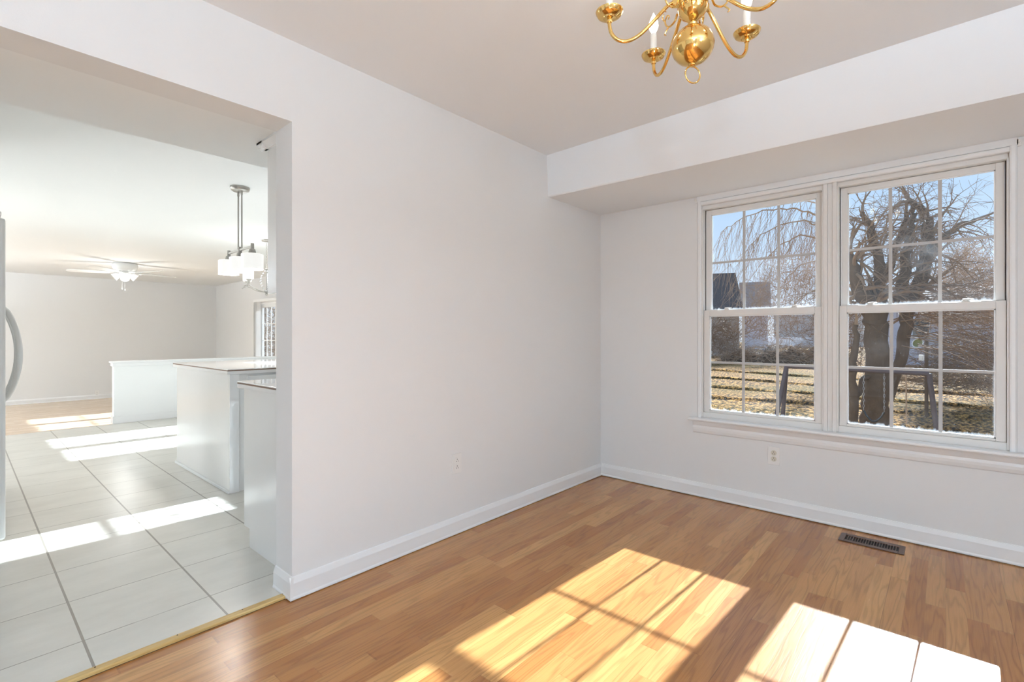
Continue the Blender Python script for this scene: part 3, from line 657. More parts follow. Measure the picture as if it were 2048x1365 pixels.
# peninsula
pn = thing('peninsula_cabinet', 'wide white peninsula cabinet with a plain end panel', 'cabinet', (-4.5, 2.3, FZ))
boxes('cabinet_body', M['cab'], [(-5.098, -3.875, 1.310, YW-.002, FZ, .868)], pn, bevel=.002)
boxes('end_panel', M['cab'], [(-5.155, -3.870, 1.297, 1.310, FZ, .868)], pn, bevel=.002)
boxes('corner_post', M['trim'], [(-3.875, -3.862, 1.297, 1.36, FZ, .868)], pn, bevel=.001)
boxes('base_shoe', M['trim'], [(-5.17, -3.862, 1.284, 1.297, FZ, .028)], pn, bevel=.003)
boxes('cabinet_door', M['cab'], [(-3.875, -3.857, 1.42, 1.90, .115, .70)], pn, bevel=.003)
boxes('cabinet_door', M['cab'], [(-3.875, -3.857, 1.92, 2.40, .115, .70)], pn, bevel=.003)
boxes('drawer_front', M['cab'], [(-3.875, -3.857, 1.42, 1.90, .72, .85)], pn, bevel=.003)
boxes('drawer_front', M['cab'], [(-3.875, -3.857, 1.92, 2.40, .72, .85)], pn, bevel=.003)
def countertop(label, x0, x1, y0, y1, z):
    t = thing('countertop', label, 'countertop', ((x0+x1)/2, (y0+y1)/2, z-.036))
    boxes('top_slab', M['ctop'], [(x0, x1, y0, y1, z-.006, z)], t, bevel=.001)
    boxes('edge_line', M['cedge'], [(x0, x1, y0, y1, z-.014, z-.006)], t)
    boxes('edge_band', M['ctop'], [(x0, x1, y0, y1, z-.036, z-.014)], t)
    return t
countertop('large white countertop with thin brown edge on the peninsula', -5.19, -3.845, 1.275, YW, .905)
# base cabinet behind the dining wall
bc = thing('base_cabinet', 'white base cabinet backing onto the dining room wall', 'cabinet', (-2.6, 2.2, FZ))
boxes('side_panel', M['cab'], [(-2.89, XK-.002, 1.042, 1.062, .105, .858), (-2.815, XK-.002, 1.042, 1.062, FZ, .105)], bc)
boxes('cabinet_body', M['cab'], [(-2.88, XK-.002, 1.062, 2.9, .105, .858)], bc)
boxes('toe_kick', M['cab'], [(-2.815, XK-.002, 1.062, 2.9, FZ, .105)], bc)
boxes('cabinet_door', M['cab'], [(-2.910, -2.891, 1.05, 1.50, .115, .69)], bc, bevel=.003)
boxes('drawer_front', M['cab'], [(-2.910, -2.891, 1.05, 1.50, .705, .85)], bc, bevel=.003)
boxes('cabinet_door', M['cab'], [(-2.910, -2.881, 1.52, 2.1, .115, .85)], bc, bevel=.003)
countertop('narrow white countertop behind the dining room wall', -2.950, XK, 1.028, 2.92, .895)
# upper cabinet
uc = thing('wall_cabinet', 'white upper cabinet hung behind the dining room wall', 'cabinet', (-2.43, 1.8, 1.36))
boxes('cabinet_body', M['cab'], [(-2.548, XK, 1.035, 2.9, 1.360, 2.095)], uc, bevel=.001)
for i in range(4):
    boxes('cabinet_door', M['cab'], [(-2.572, -2.552, 1.038+i*.462, 1.038+i*.462+.455, 1.363, 2.08)], uc, bevel=.003)
bm = NB(); prism(bm, [(-2.548, 2.085), (-2.58, 2.085), (-2.612, 2.110), (-2.612, 2.12), (-2.548, 2.12)], lambda a, b, t: Vector((a, t, b)), 1.0, 2.9)
prism(bm, [(1.035, 2.085), (1.025, 2.085), (1.0, 2.110), (1.0, 2.12), (1.035, 2.12)], lambda a, b, t: Vector((t, a, b)), -2.612, XK)
link('crown_moulding', bm, M['trim'], uc)
# refrigerator
fr = thing('refrigerator', 'white refrigerator with a bowed handle at the left edge', 'refrigerator', (-4.1, -.2, FZ))
boxes('cabinet_body', M['fridge'], [(-4.52, -3.70, -.60, .085, .04, 1.775)], fr, bevel=.006)
boxes('fridge_door', M['fridge'], [(-4.09, -3.70, .092, .165, .075, 1.765)], fr, bevel=.012)
boxes('freezer_door', M['fridge'], [(-4.52, -4.10, .092, .165, .075, 1.765)], fr, bevel=.012)
boxes('hinge_cover', M['plate'], [(-3.80, -3.71, .02, .150, 1.7765, 1.800)], fr, bevel=.005)
boxes('hinge_gap', M['black'], [(-3.79, -3.712, .09, .145, 1.765, 1.7765)], fr)
boxes('base_grille', M['black'], [(-4.50, -3.73, -.55, .10, .012, .04)], fr)
for xx, nm in ((-3.99, 'door_handle'), (-4.17, 'door_handle')):
    bm = NB(); pts = []
    for k in range(21):
        q = k/20; zz = .775+q*.535; bow = .16+.074*max(0., math.sin(PI*q))**.6
        pts.append((xx, bow, zz))
    tube(bm, pts, .014, 10); link(nm, bm, M['fridge'], fr, smooth=True)
for xx in (-4.45, -3.76):
    for yy in (-.5, .06):
        bm = NB(); lathe(bm, [(0, FZ), (.02, FZ), (.02, .02), (0, .02)], (xx, yy, 0), 12); link('foot', bm, M['black'], fr)
# range beyond the refrigerator
rg = thing('kitchen_range', 'white range standing just behind the refrigerator', 'range', (-4.95, -.2, FZ))
boxes('range_body', M['cab'], [(-5.33, -4.56, -.60, .10, FZ, .90)], rg, bevel=.004)
bm = NB()
for v in box(bm, -5.32, -4.57, .102, .14, .14, .72): v.co.y += (.72-v.co.z)*.10
link('oven_door', bm, M['cab'], rg, bevel=.004)
boxes('back_panel', M['cab'], [(-5.33, -4.56, -.60, -.54, .90, 1.06)], rg, bevel=.004)
# pendant over the peninsula
px_, py_, = -4.463, 1.577
pd = thing('pendant_lamp', 'brushed nickel bar pendant with three lit white drum shades', 'lamp', (px_, py_, ZK))
bm = NB(); lathe(bm, [(0, 2.362), (.055, 2.363), (.068, 2.372), (.075, 2.388), (.075, ZK)], (px_, py_, 0), 32); link('canopy', bm, M['nickel'], pd, smooth=True)
for dx in (-.038, .038):
    bm = NB(); tube(bm, [(px_+dx, py_, 1.875), (px_+dx, py_, 2.33)], .0065, 10)
    tube(bm, [(px_+dx, py_, 2.33), (px_+dx, py_, 2.365)], .009, 10); link('rod', bm, M['nickel'], pd, smooth=True)
boxes('bar', M['nickel'], [(px_-.265, px_+.265, py_-.008, py_+.008, 1.862, 1.878)], pd, bevel=.002)
for dx in (-.26, 0, .26):
    bm = NB(); c = (px_+dx, py_, 0)
    lathe(bm, [(0, 1.895), (.013, 1.895), (.014, 1.86), (.014, 1.850), (.022, 1.846), (.030, 1.812), (.030, 1.806), (0, 1.806)], c, 20)
    so = link('socket', bm, M['nickel'], pd, smooth=True, angle=30)
    bm = NB(); lathe(bm, [(0, 1.808), (.076, 1.808), (.082, 1.803), (.082, 1.684), (.080, 1.684), (.080, 1.80), (0, 1.803)], c, 32)
    link('drum_shade', bm, M['shade'], so, smooth=True, angle=30)
    ld = bpy.data.lights.new('pendant_light', 'POINT'); lo = bpy.data.objects.new('pendant_light', ld); COL.objects.link(lo)
    ld.energy = 15*LAMP; ld.color = (1, .98, .95); ld.shadow_soft_size = .07; lo.location = (c[0], c[1], 1.735); lo['kind'] = 'helper'
# nook chandelier
nx, ny = -6.657, 2.673
nk = thing('chandelier', 'nickel chandelier with white cup shades and crystal strands behind the pendant', 'chandelier', (nx, ny, ZK))
bm = NB(); lathe(bm, [(0, 2.372), (.055, 2.375), (.065, 2.388), (.066, ZK)], (nx, ny, 0), 28); link('canopy', bm, M['nickel'], nk, smooth=True)
bm = NB()
for i in range(17):
    c = Vector((nx, ny, 2.03+i*.0205)); v = []
    for k in range(10):
        a = 2*PI*k/10; dx = .006*math.cos(a); dz = .014*math.sin(a)
        v.append(c+(Vector((dx, 0, dz)) if i % 2 else Vector((0, dx, dz))))
    tube(bm, v, .0018, 5, closed=True)
link('chain', bm, M['nickel'], nk)
bm = NB(); lathe(bm, [(0, 1.665), (.006, 1.668), (.018, 1.685), (.012, 1.70), (.035, 1.712), (.035, 1.722), (.012, 1.73), (.006, 1.74), (.006, 2.0), (.02, 2.01), (.02, 2.02), (0, 2.025)], (nx, ny, 0), 24); link('hub', bm, M['nickel'], nk, smooth=True, angle=30)
for i in range(5):
    a = math.radians(217+72*i); q = lambda r, z: Vector((nx+r*math.cos(a), ny+r*math.sin(a), z))
    bm = NB(); tube(bm, [q(r, z) for r, z in bez([(.02, 1.715), (.09, 1.722), (.16, 1.742), (.22, 1.772), (.27, 1.785), (.31, 1.775), (.335, 1.762)], 5)], .0055, 8)
    tube(bm, [q(.262, 1.782), q(.262, 1.835)], .004, 8)
    lathe(bm, [(0, 1.832), (.01, 1.832), (.030, 1.852), (.031, 1.856), (0, 1.856)], q(.262, 0), 20)
    ar = link('arm', bm, M['nickel'], nk, smooth=True, angle=30)
    bm = NB(); lathe(bm, [(0, 1.857), (.050, 1.857), (.054, 1.862), (.056, 1.975), (.054, 1.975), (.050, 1.866), (0, 1.862)], q(.262, 0), 28)
    link('cup_shade', bm, M['shade'], ar, smooth=True, angle=30)
    bm = NB()
    for k in range(9):
        t_ = k/8; r = .022+.075*math.sin(PI*min(1, t_*1.0))*(1-t_*.3); z = 1.99-t_*.26
        bmesh.ops.create_icosphere(bm, subdivisions=1, radius=.009, matrix=Matrix.Translation(q(r, z)))
    link('crystal_strand', bm, M['crystal'], nk, smooth=False)
ld = bpy.data.lights.new('nook_light', 'POINT'); lo = bpy.data.objects.new('nook_light', ld); COL.objects.link(lo)
ld.energy = 9*LAMP; ld.color = (.95, .98, 1); ld.shadow_soft_size = .25; lo.location = (nx, ny, 2.06); lo['kind'] = 'helper'
# ceiling fan
fx, fy = -10.669, 1.917
fn = thing('ceiling_fan', 'white five blade ceiling fan with lit bell shades', 'fan', (fx, fy, ZK))
bm = NB(); lathe(bm, [(.155, ZK), (.175, 2.385), (.185, 2.35), (.175, 2.31), (.15, 2.275), (.10, 2.262), (0, 2.26)], (fx, fy, 0), 40); link('motor_housing', bm, M['fanwhite'], fn, smooth=True)
bm = NB(); lathe(bm, [(.075, 2.262), (.085, 2.25), (.085, 2.225), (.06, 2.205), (.03, 2.195), (0, 2.193)], (fx, fy, 0), 32); link('light_kit', bm, M['fanwhite'], fn, smooth=True)
VA = math.atan2(fy, fx)      # direction in which the camera sees the fan
a0 = VA-PI/2+math.radians(20)
for i in range(5):
    a = a0+i*2*PI/5
    d = Vector((math.cos(a), math.sin(a), 0)); s_ = Vector((-math.sin(a), math.cos(a), 0))
    bm = NB(); c0 = Vector((fx, fy, 2.238))
    outl = [(.20, -.045), (.30, -.058), (.68, -.068), (.775, -.055), (.80, -.02), (.80, .02), (.775, .055), (.68, .068), (.30, .058), (.20, .045)]
    up = [bm.verts.new(c0+d*r+s_*w_+Vector((0, 0, .004+w_*.20))) for r, w_ in outl]
    dn = [bm.verts.new(c0+d*r+s_*w_+Vector((0, 0, -.004+w_*.20))) for r, w_ in outl]
    bm.faces.new(up); bm.faces.new(dn[::-1])
    for k in range(len(outl)): bm.faces.new((up[k], dn[k], dn[(k+1) % len(outl)], up[(k+1) % len(outl)]))
    bo = link('blade', bm, M['fanwhite'], fn)
    bm = NB(); tube(bm, [c0+d*.09+Vector((0, 0, .012)), c0+d*.15+Vector((0, 0, .006)), c0+d*.24+Vector((0, 0, .0))], [.014, .016, .022], 8); link('blade_iron', bm, M['fanwhite'], bo, smooth=True)
for i in range(4):
    a = VA+PI+math.radians(i*90); d = Vector((math.cos(a), math.sin(a), -.75)).normalized()
    c0 = Vector((fx, fy, 2.215))+Vector((math.cos(a), math.sin(a), 0))*.06
    bm = NB(); lathe(bm, [(.018, 0), (.022, .02), (.045, .045), (.058, .075), (.060, .10), (.070, .115), (.068, .115), (.056, .098), (.040, .05), (.0, .03)], c0, 24, d)
    link('bell_shade', bm, M['shade'], fn, smooth=True)
for i, (dx, zz) in enumerate(((-.05, 1.97), (.0, 1.95))):
    rr = Vector((math.cos(YAW), math.sin(YAW), 0))*dx
    bm = NB(); tube(bm, [Vector((fx, fy, 2.20))+rr, Vector((fx, fy, zz))+rr], .002, 5)
    lathe(bm, [(0, -.022), (.006, -.018), (.009, -.006), (.005, .004), (0, .006)], Vector((fx, fy, zz))+rr, 12); link('pull_chain', bm, M['fanwhite'], fn, smooth=True)
ld = bpy.data.lights.new('fan_light', 'POINT'); lo = bpy.data.objects.new('fan_light', ld); COL.objects.link(lo)
ld.energy = 13*LAMP; ld.color = (.95, .98, 1); ld.shadow_soft_size = .12; lo.location = (fx, fy, 1.80); lo['kind'] = 'helper'
#OUTSIDE
# ================================================================== OUTDOORS
GZ = -.60
rnd = random.Random(7)
def hnoise(x, y):
    return .05*math.sin(x*.7+y*.31)+.04*math.sin(x*.23-y*.9+1.3)+.02*math.sin(x*2.1+y*1.7)
bm = NB()
xs = [-40+i*1.6 for i in range(60)]
ys = [4.7]; 
while ys[-1] < 130: ys.append(ys[-1]+(.045 if 11.2 < ys[-1] < 25.0 else .5 if ys[-1] < 40 else 4))
SHADOW_RIDGES = (11.9, 13.9, 16.6, 19.6, 24.2)  # ridges shaped into the lawn to stand in for cast shadow stripes
grid = []
for y in ys:
    row = []
    for x in xs:
        z = GZ+hnoise(x, y)*.5
        for k, ry in enumerate(SHADOW_RIDGES):
            dy = (y-ry-.22*math.sin(x*.55+k*1.7)-.08*math.sin(x*1.9+k))/.07
            z += .095*math.exp(-dy*dy)
        row.append(bm.verts.new((x, y, z)))
    grid.append(row)
for a, b in zip(grid, grid[1:]):
    for i in range(len(a)-1): bm.faces.new((a[i], a[i+1], b[i+1], b[i]))
tag(link('lawn', bm, M['lawn'], smooth=True, angle=180), 'dry golden lawn outside the windows, with ridges added for shadow stripes', 'lawn', kind='structure')
def house(name, label, u0, u1, depth, veave, vridge, wallm, roofm, wins=(), deep=7., hip=0.0, group='houses beyond the yard'):
    a, b = at(u0, depth, 0), at(u1, depth, 0)
    ay = Vector((a.x+b.x, a.y+b.y, 0)).normalized(); ax = Vector((ay.y, -ay.x, 0)); W = (b-a).dot(ax)
    ze, zr = zat(veave, depth), H+(zat(vridge, depth)-H)*(depth+deep/2)/depth
    t = thing(name, label, 'house', (a.x, a.y, GZ-.2), group)
    P = lambda x, y, z: a+ax*x+ay*y+Vector((0, 0, z))
    bm = NB()
    v = box(bm, 0, W, 0, deep, GZ-.2, ze)
    for q in v: q.co = P(q.co.x, q.co.y, q.co.z)
    link('house_wall', bm, wallm, t)
    bm = NB(); o_ = .35
    e0, e1 = -o_, W+o_; f0, f1 = -o_, deep+o_; z0 = ze-.1
    c = [bm.verts.new(P(*p)) for p in ((e0, f0, z0), (e1, f0, z0), (e1, f1, z0), (e0, f1, z0), (e0+hip, deep/2, zr), (e1-hip, deep/2, zr))]
    for f in ((0, 1, 5, 4), (2, 3, 4, 5), (1, 2, 5), (3, 0, 4), (3, 2, 1, 0)): bm.faces.new([c[i] for i in f])
    link('roof', bm, roofm, t)
    for (wx, wz, ww, wh) in wins:
        bm = NB(); v = box(bm, wx, wx+ww, -.06, -.01, wz, wz+wh)
        for q in v: q.co = P(q.co.x, q.co.y, q.co.z)
        wf = link('house_window', bm, M['fencew'], t)
        bm = NB(); v = box(bm, wx+.08, wx+ww-.08, -.08, -.055, wz+.08, wz+wh-.08)
        for q in v: q.co = P(q.co.x, q.co.y, q.co.z)
        link('window_pane', bm, M['winglass'], wf)
    return t
house('neighbour_house', 'house with a dark brown roof at the far left of the window view', 1360, 1476, 42, 622, 551, M['siding2'], M['roof'], [(1.0, .6, .9, 1.3)], hip=.5, deep=6)
house('neighbour_house', 'low tan roofed house right of the dark brown roof', 1484, 1535, 58, 622, 566, M['siding'], M['roof2'], [], deep=7)
house('neighbour_house', 'long low pale building far behind the leafless shrub', 1548, 1720, 78, 618, 604, M['siding3'], M['siding3'], [], deep=6)
house('neighbour_house', 'pale grey house half hidden behind the brush at the right', 1772, 2120, 30, 612, 580, M['siding'], M['roof2'], [(1.2, 1.0, .9, 1.2), (5.2, 1.2, .9, 1.1)], deep=7)
# white fence panels far away
ft = thing('vinyl_fence', 'white vinyl fence beyond the brush pile', 'fence', tuple(at(1600, 66, GZ)))
a, b = at(1500, 66, 0), at(1700, 70, 0)
for k in range(9):
    p = a.lerp(b, k/8); bm = NB(); box(bm, p.x-.07, p.x+.07, p.y-.07, p.y+.07, GZ, .95); link('fence_post', bm, M['fencew'], ft)
for k in range(8):
    p, q = a.lerp(b, k/8), a.lerp(b, (k+1)/8); bm = NB(); d = (q-p); n_ = Vector((-d.y, d.x, 0)).normalized()*.02
    for j in range(10):
        s0, s1 = p+d*(j/10+.01), p+d*(j/10+.085)
        v = [bm.verts.new(x) for x in (s0+n_+Vector((0, 0, GZ+.05)), s1+n_+Vector((0, 0, GZ+.05)), s1-n_+Vector((0, 0, GZ+.05)), s0-n_+Vector((0, 0, GZ+.05)))]
        w_ = [bm.verts.new(Vector((x.co.x, x.co.y, .88))) for x in v]
        bm.faces.new(w_); bm.faces.new(v[::-1])
        for i in range(4): bm.faces.new((v[i], v[(i+1) % 4], w_[(i+1) % 4], w_[i]))
    link('fence_panel', bm, M['fencew'], ft)
# ---- trees
def wob(pts, n, amp, R):
    out = []
    for i in range(len(pts)-1):
        for k in range(n):
            t_ = k/n; out.append(pts[i].lerp(pts[i+1], t_)+Vector((R.uniform(-amp, amp), R.uniform(-amp, amp), R.uniform(-amp, amp)))*(1 if k else .3))
    out.append(pts[-1]); return out
def rdir(R): 
    while True:
        v = Vector((R.uniform(-1, 1), R.uniform(-1, 1), R.uniform(-1, 1)))
        if .1 < v.length < 1: return v.normalized()
def grow(bm, p, d, r, L, lev, R, droop=0., zmax=99, side=.75, kids=(4, 6), minr=.0035):
    n = 6 if lev else 4; pts = [p.copy()]; dd = d.normalized(); rr = [r]
    for i in range(n):
        dd = (dd+rdir(R)*.22+Vector((0, 0, -droop*(i+1)/n))).normalized()
        q = pts[-1]+dd*(L/n)
        if q.z > zmax: dd.z = -abs(dd.z)*.4; dd.normalize(); q = pts[-1]+dd*(L/n)
        pts.append(q); rr.append(max(minr*.6, r*(1-.75*(i+1)/n)))
    tube(bm, pts, rr, 5 if r > .03 else 3, caps=False)
    if lev <= 0: return
    for k in range(R.randint(*kids)):
        t_ = R.uniform(.2, 1.0); i = min(n-1, int(t_*n)); q = pts[i].lerp(pts[i+1], t_*n-i)
        ddn = (pts[i+1]-pts[i]).normalized()
        nd = (ddn+rdir(R)*side).normalized()
        grow(bm, q, nd, max(minr, rr[i]*.55), L*R.uniform(.5, .8), lev-1, R, droop, zmax, side, kids, minr)
D = 8.2
def pt(u, v, dep=D): p = at(u, dep, 0); p.z = zat(v, dep); return p
R = random.Random(11)
tr = thing('willow_tree', 'big dark willow with several stems in the right window', 'tree', tuple(at(1750, 7.8, GZ-.05)))
def stem(name, L, m, n=4, amp=.03, dep=D, par=None):
    pts = [pt(u, v, dep+(q[0] if q else 0)) for (u, v, r, *q) in L]; rs = [r*dep/980 for (u, v, r, *q) in L]
    P_ = wob(pts, n, amp, R); RR = []
    for i in range(len(rs)-1):
        for k in range(n): RR.append(rs[i]+(rs[i+1]-rs[i])*k/n)
    RR.append(rs[-1]); bm = NB(); tube(bm, P_, RR, 12); o = link(name, bm, m, par, smooth=True, angle=80)
    return P_, RR
stems = []
stems.append(stem('trunk', [(1750, 905, 34), (1751, 860, 26), (1753, 790, 22), (1754, 720, 20), (1752, 650, 20), (1740, 612, 18), (1716, 570, 13), (1703, 530, 11), (1698, 500, 7)], M['bark'], par=tr))
stems.append(stem('trunk', [(1748, 650, 20), (1758, 600, 13), (1760, 545, 10), (1754, 500, 8), (1742, 455, 6), (1725, 425, 4)], M['bark'], par=tr))
stems.append(stem('trunk', [(1772, 800, 12, .2), (1796, 735, 10, .2), (1806, 680, 11, .2), (1814, 625, 12, .2), (1832, 580, 13, .2), (1848, 530, 12, .2), (1857, 480, 11, .2), (1856, 440, 9, .2), (1838, 414, 7, .2), (1815, 402, 5, .2)], M['bark'], par=tr))
stems.append(stem('trunk', [(1800, 610, 12), (1806, 560, 10), (1811, 510, 8), (1818, 468, 6), (1828, 430, 5), (1822, 400, 3)], M['bark'], par=tr))
stems.append(stem('trunk', [(1770, 560, 7, .3), (1788, 500, 7, .3), (1805, 455, 5, .3), (1812, 425, 4, .3)], M['bark'], par=tr))
stems.append(stem('trunk', [(1700, 870, 15, -.2), (1703, 800, 12, -.2), (1702, 750, 9, -.2), (1710, 700, 6, -.2), (1712, 650, 4, -.2)], M['bark'], par=tr))
stems.append(stem('trunk', [(1706, 800, 6, -.1), (1722, 772, 5, -.1), (1740, 745, 5, 0)], M['bark'], par=tr))
stems.append(stem('trunk', [(1848, 530, 6, .1), (1880, 480, 6, .0), (1915, 455, 5, -.1), (1950, 440, 4, -.2)], M['bark'], par=tr))
bm = NB(); zm = zat(352, D)
for P_, RR in stems:
    for i in range(4, len(P_)-1):
        if P_[i].z < 1.5: continue
        for k in range(1 if i%2 else 2):
            d = (P_[i+1]-P_[i]).normalized()*.5+rdir(R)
            grow(bm, P_[i], d, max(.008, RR[i]*.35), R.uniform(.45, .85), 2, R, .12, zm, .8, (3, 4), .0032)
    grow(bm, P_[-1], P_[-1]-P_[-2], RR[-1]*.8, .6, 2, R, .1, zm, .8, (3, 5), .0032)
b_ = link('branches', bm, M['twig'], tr); b_['kind'] = 'stuff'
# side branches reaching out low to the right
bm = NB()
for k in range(46):
    p = pt(R.uniform(1795, 1850), R.uniform(560, 700), D+R.uniform(-.6, .8)); d = Vector((1, R.uniform(-.1, .7), R.uniform(-.35, .12)))
    grow(bm, p, d, .011, R.uniform(.9, 1.7), 2, R, .05, zm, .45, (3, 4), .003)
b_ = link('low_branches', bm, M['twig'], tr); b_['kind'] = 'stuff'
# drooping arch across the left window
bm = NB(); D2 = 9.5
arches = [[(1690, 470), (1660, 440), (1625, 428), (1584, 416), (1535, 420), (1502, 430), (1472, 445), (1442, 465)],
          [(1690, 520), (1650, 480), (1600, 470), (1560, 490), (1520, 530)], [(1690, 440), (1650, 410), (1600, 400), (1540, 408)],
          [(1690, 560), (1640, 520), (1600, 530), (1570, 560)], [(1680, 500), (1640, 455), (1610, 440), (1560, 450), (1520, 470), (1495, 500)]]
for A_ in arches:
    pts = wob([pt(u, v, D2) for u, v in A_], 4, .02, R); n = len(pts)
    tube(bm, pts, [.022*(1-.8*i/n) for i in range(n)], 5)
    for i in range(3, n):
        for k in range(3):
            d = Vector((R.uniform(-.5, .1), R.uniform(-.3, .3), R.uniform(-1, -.45)))
            grow(bm, pts[i], d, .0042, R.uniform(.5, 1.15), 1, R, .25, zat(395, D2), .22, (2, 3), .0026)
b_ = link('drooping_branches', bm, M['twigr'], tr); b_['kind'] = 'stuff'
# shrubs and brush
def shrub(name, label, cat, u0, u1, depth, v0, v1, n, m, L, r, flat=.6, seed=1, group=None, dz=1.2, kids=(2, 3), lev=1):
    R_ = random.Random(seed); c = at((u0+u1)/2, depth, GZ)
    bm = NB(); z0, z1 = zat(v1, depth), zat(v0, depth)
    z0 = max(z0, GZ)
    for k in range(n):
        u = u0+(u1-u0)*R_.random(); a_ = max(0., math.sin(PI*(u-u0)/(u1-u0)))**.5
        p = at(u, depth+R_.uniform(-1, 1)*dz, z0+(z1-z0)*a_*R_.random()**1.1*.85)
        d = Vector((R_.uniform(-1, 1), R_.uniform(-1, 1), R_.uniform(-.3, 1)*flat))
        grow(bm, p, d, r, L*R_.uniform(.5, 1.2), lev, R_, .05, 99, .6, kids, r*.5)
    o = link(name, bm, m); return tag(o, label, cat, group, 'thing')
shrub('twiggy_shrub', 'tall tan twiggy shrub behind the right window pane', 'shrub', 1868, 2015, 13.5, 462, 650, 1500, M['twig2'], .42, .010, .9, 3, lev=1)
shrub('leafless_shrub', 'wide leafless brown shrub mass left of the willow, in front of the roofs', 'shrub', 1485, 1700, 34, 490, 680, 800, M['twigr'], 1.5, .016, 1.2, 4)
shrub('dark_shrub', 'dark dense shrub below the dark brown roof', 'shrub', 1395, 1478, 30, 622, 712, 400, M['twig'], .8, .02, 1.0, 5)
bp_ = shrub('brush_pile', 'low dark brush pile across the far lawn in the left window', 'brush', 1440, 1690, 31, 684, 730, 900, M['twig2'], .8, .022, .25, 6)
bm = NB(); RR_ = random.Random(5); rows = []
for i in range(41):
    u = 1442+(1695-1442)*i/40; hgt = (.55+.45*math.sin(PI*i/40))*(1.0+.25*math.sin(i*.9)+.12*math.sin(i*2.3))
    row = []
    for j in range(9):
        f = j/8; p = at(u, 30+2.6*f, GZ-.05+(zat(697, 31)-GZ)*hgt*math.sin(PI*f)*(.9+.2*RR_.random())); row.append(bm.verts.new(p))
    rows.append(row)
for A_, B_ in zip(rows, rows[1:]):
    for j in range(8): bm.faces.new((A_[j], A_[j+1], B_[j+1], B_[j]))
link('leaf_litter_mound', bm, M['litter'], bp_, smooth=True, angle=180)
shrub('brush_heap', 'tangled fallen branches low in the right window', 'brush', 1830, 2050, 12.5, 640, 775, 900, M['twig'], .8, .008, .25, 8)
shrub('leafless_shrub', 'small leafless shrub just left of the willow trunk', 'shrub', 1640, 1730, 15, 560, 735, 260, M['twig'], .8, .010, 1.0, 9)
shrub('leafless_shrub', 'grey leafless shrub seen through the far glass door', 'shrub', 470, 600, 15, 560, 735, 500, M['twig'], .7, .012, 1.0, 12)
# grassy mound under the brush pile is part of the lawn; low swing stand
sw = thing('swing_stand', 'low dark A frame swing stand on the lawn', 'swing', tuple(at(1700, 8.2, GZ)))
def polebar(name, A, B, r, par, m='pole', seg=10):
    bm = NB(); tube(bm, [A, B], r, seg); return link(name, bm, M[m], par, smooth=True)
a1, a2 = pt(1573, 733, 8.6), pt(1858, 748, 7.2)
polebar('beam', a1, a2, .035, sw)
def foot(u, dep): p = at(u, dep, GZ); return p
polebar('leg', a1, foot(1544, 8.4), .035, sw); polebar('leg', a1, foot(1563, 8.75), .035, sw); 
polebar('leg', a2, foot(1880, 7.2), .035, sw); 
# belt swing hanging from the beam
mid = a1.lerp(a2, .73); e_ = (a2-a1).normalized()
bs = thing('belt_swing', 'black belt swing with pale chains in front of the trunk', 'swing', tuple(mid))
def on_beam(u):
    F_ = Vector((-math.sin(YAW), math.cos(YAW))); R2 = Vector((math.cos(YAW), math.sin(YAW)))
    return min((a1.lerp(a2, k/400) for k in range(401)), key=lambda p: abs(1024+980*p.xy.dot(R2)/p.xy.dot(F_)-u))
top1, top2 = on_beam(1727), on_beam(1768)
zb = zat(842, 7.75)
bm = NB(); N = 12; pts = [top1.lerp(top2, k/N) for k in range(N+1)]
for k, q in enumerate(pts): q.z = zb+.16-.16*math.sin(PI*k/N)**.8
tube(bm, pts, .016, 8); link('belt_seat', bm, M['rubber'], bs, smooth=True)
for q, s_ in ((top1, pts[0]), (top2, pts[-1])):
    bm = NB(); A = Vector((q.x, q.y, mid.z-.03)); Lc = A.z-s_.z; n_ = int(Lc/.045)
    for i in range(n_):
        c = A-Vector((0, 0, (i+.5)*Lc/n_)); v = []
        for k in range(8):
            a = 2*PI*k/8; dx = .010*math.cos(a); dz = .027*math.sin(a)
            v.append(c+(Vector((dx, 0, dz)) if i % 2 else Vector((0, dx, dz))))
        tube(bm, v, .003, 4, closed=True)
    link('chain', bm, M['chain'], bs)
st_ = NB(); tube(st_, [at(1813, 9.4, GZ), pt(1812, 744, 9.4)], .012, 8)
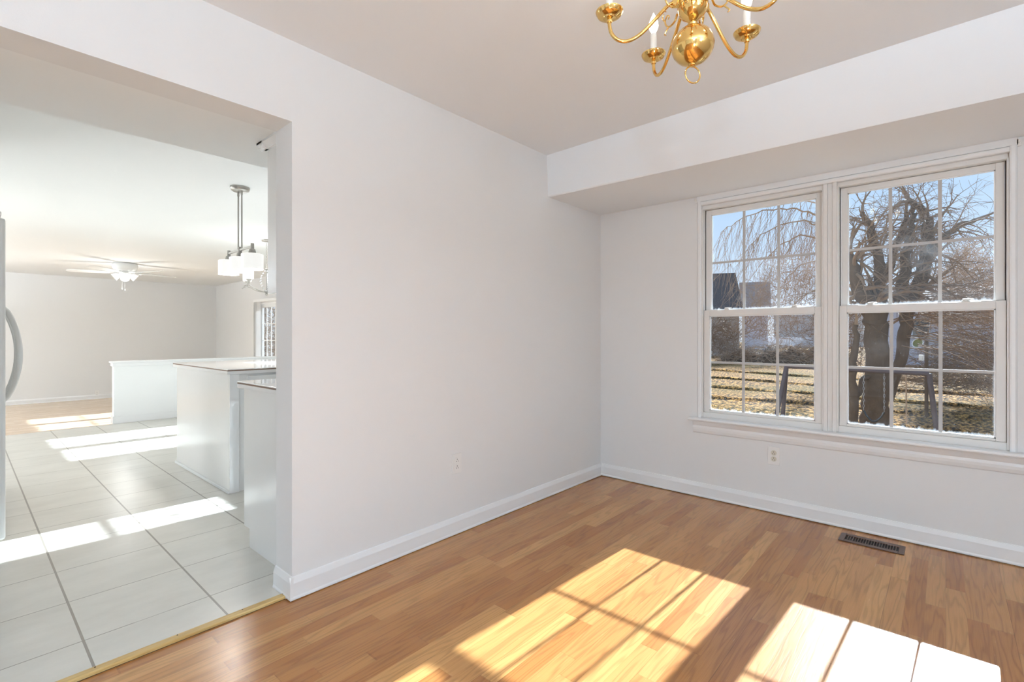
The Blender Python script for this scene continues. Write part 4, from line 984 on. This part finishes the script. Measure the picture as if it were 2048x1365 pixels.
tag(link('garden_stake', st_, M['twig2'], smooth=True), 'thin pale garden stake between the willow and the right swing leg', 'stake')
# bird feeder on a post
fp = at(1853, 10.5, GZ)
bf = thing('bird_feeder', 'green bird feeder dish with a pale rim on a short post', 'feeder', tuple(fp))
polebar('post', fp, Vector((fp.x, fp.y, zat(682, 10.5))), .035, bf, 'bark')
dc = pt(1836, 687, 10.4)
bm = NB(); lathe(bm, [(0, -.02), (.08, -.015), (.10, .01), (.095, .012), (.07, -.005), (0, -.01)], dc, 24, (-.5, -1, .45)); link('dish', bm, M['feedg'], bf, smooth=True)
bm = NB(); ax_ = Vector((-.5, -1, .45)).normalized(); u_, w_ = frame_of(ax_)
tube(bm, [dc+(u_*math.cos(2*PI*k/24)+w_*math.sin(2*PI*k/24))*.10+ax_*.012 for k in range(24)], .010, 6, closed=True); link('rim', bm, M['whitep'], bf, smooth=True)
q = pt(1843, 716, 10.4); bm = NB(); box(bm, q.x-.045, q.x+.045, q.y-.045, q.y+.045, q.z-.06, q.z+.06); link('seed_box', bm, M['whitep'], bf, bevel=.008)
tube_ = NB(); tube(tube_, [dc+Vector((0, 0, 0)), Vector((fp.x, fp.y, dc.z))], .008, 6); link('bracket', tube_, M['pole'], bf)
# blue plastic toy slide far on the lawn
q = at(1932, 24, GZ); zq = zat(712, 24)
toy = thing('toy_slide', 'small blue plastic toy slide far off behind the fallen branches', 'toy', tuple(q))
bm = NB(); prism(bm, [(-.55, GZ+.05), (-.50, GZ+.05), (.10, zq), (.42, zq), (.42, zq-.10), (.08, zq-.12), (-.52, GZ)], lambda a, b, t: Vector((q.x+a, q.y+t, b)), -.2, .2); link('chute', bm, M['bluep'], toy)
boxes('ladder', M['bluep'], [(q.x+.40, q.x+.46, q.y-.2, q.y-.14, GZ, zq+.12), (q.x+.40, q.x+.46, q.y+.14, q.y+.2, GZ, zq+.12)]+[(q.x+.41, q.x+.45, q.y-.14, q.y+.14, GZ+.12+.15*i, GZ+.16+.15*i) for i in range(4)], toy)
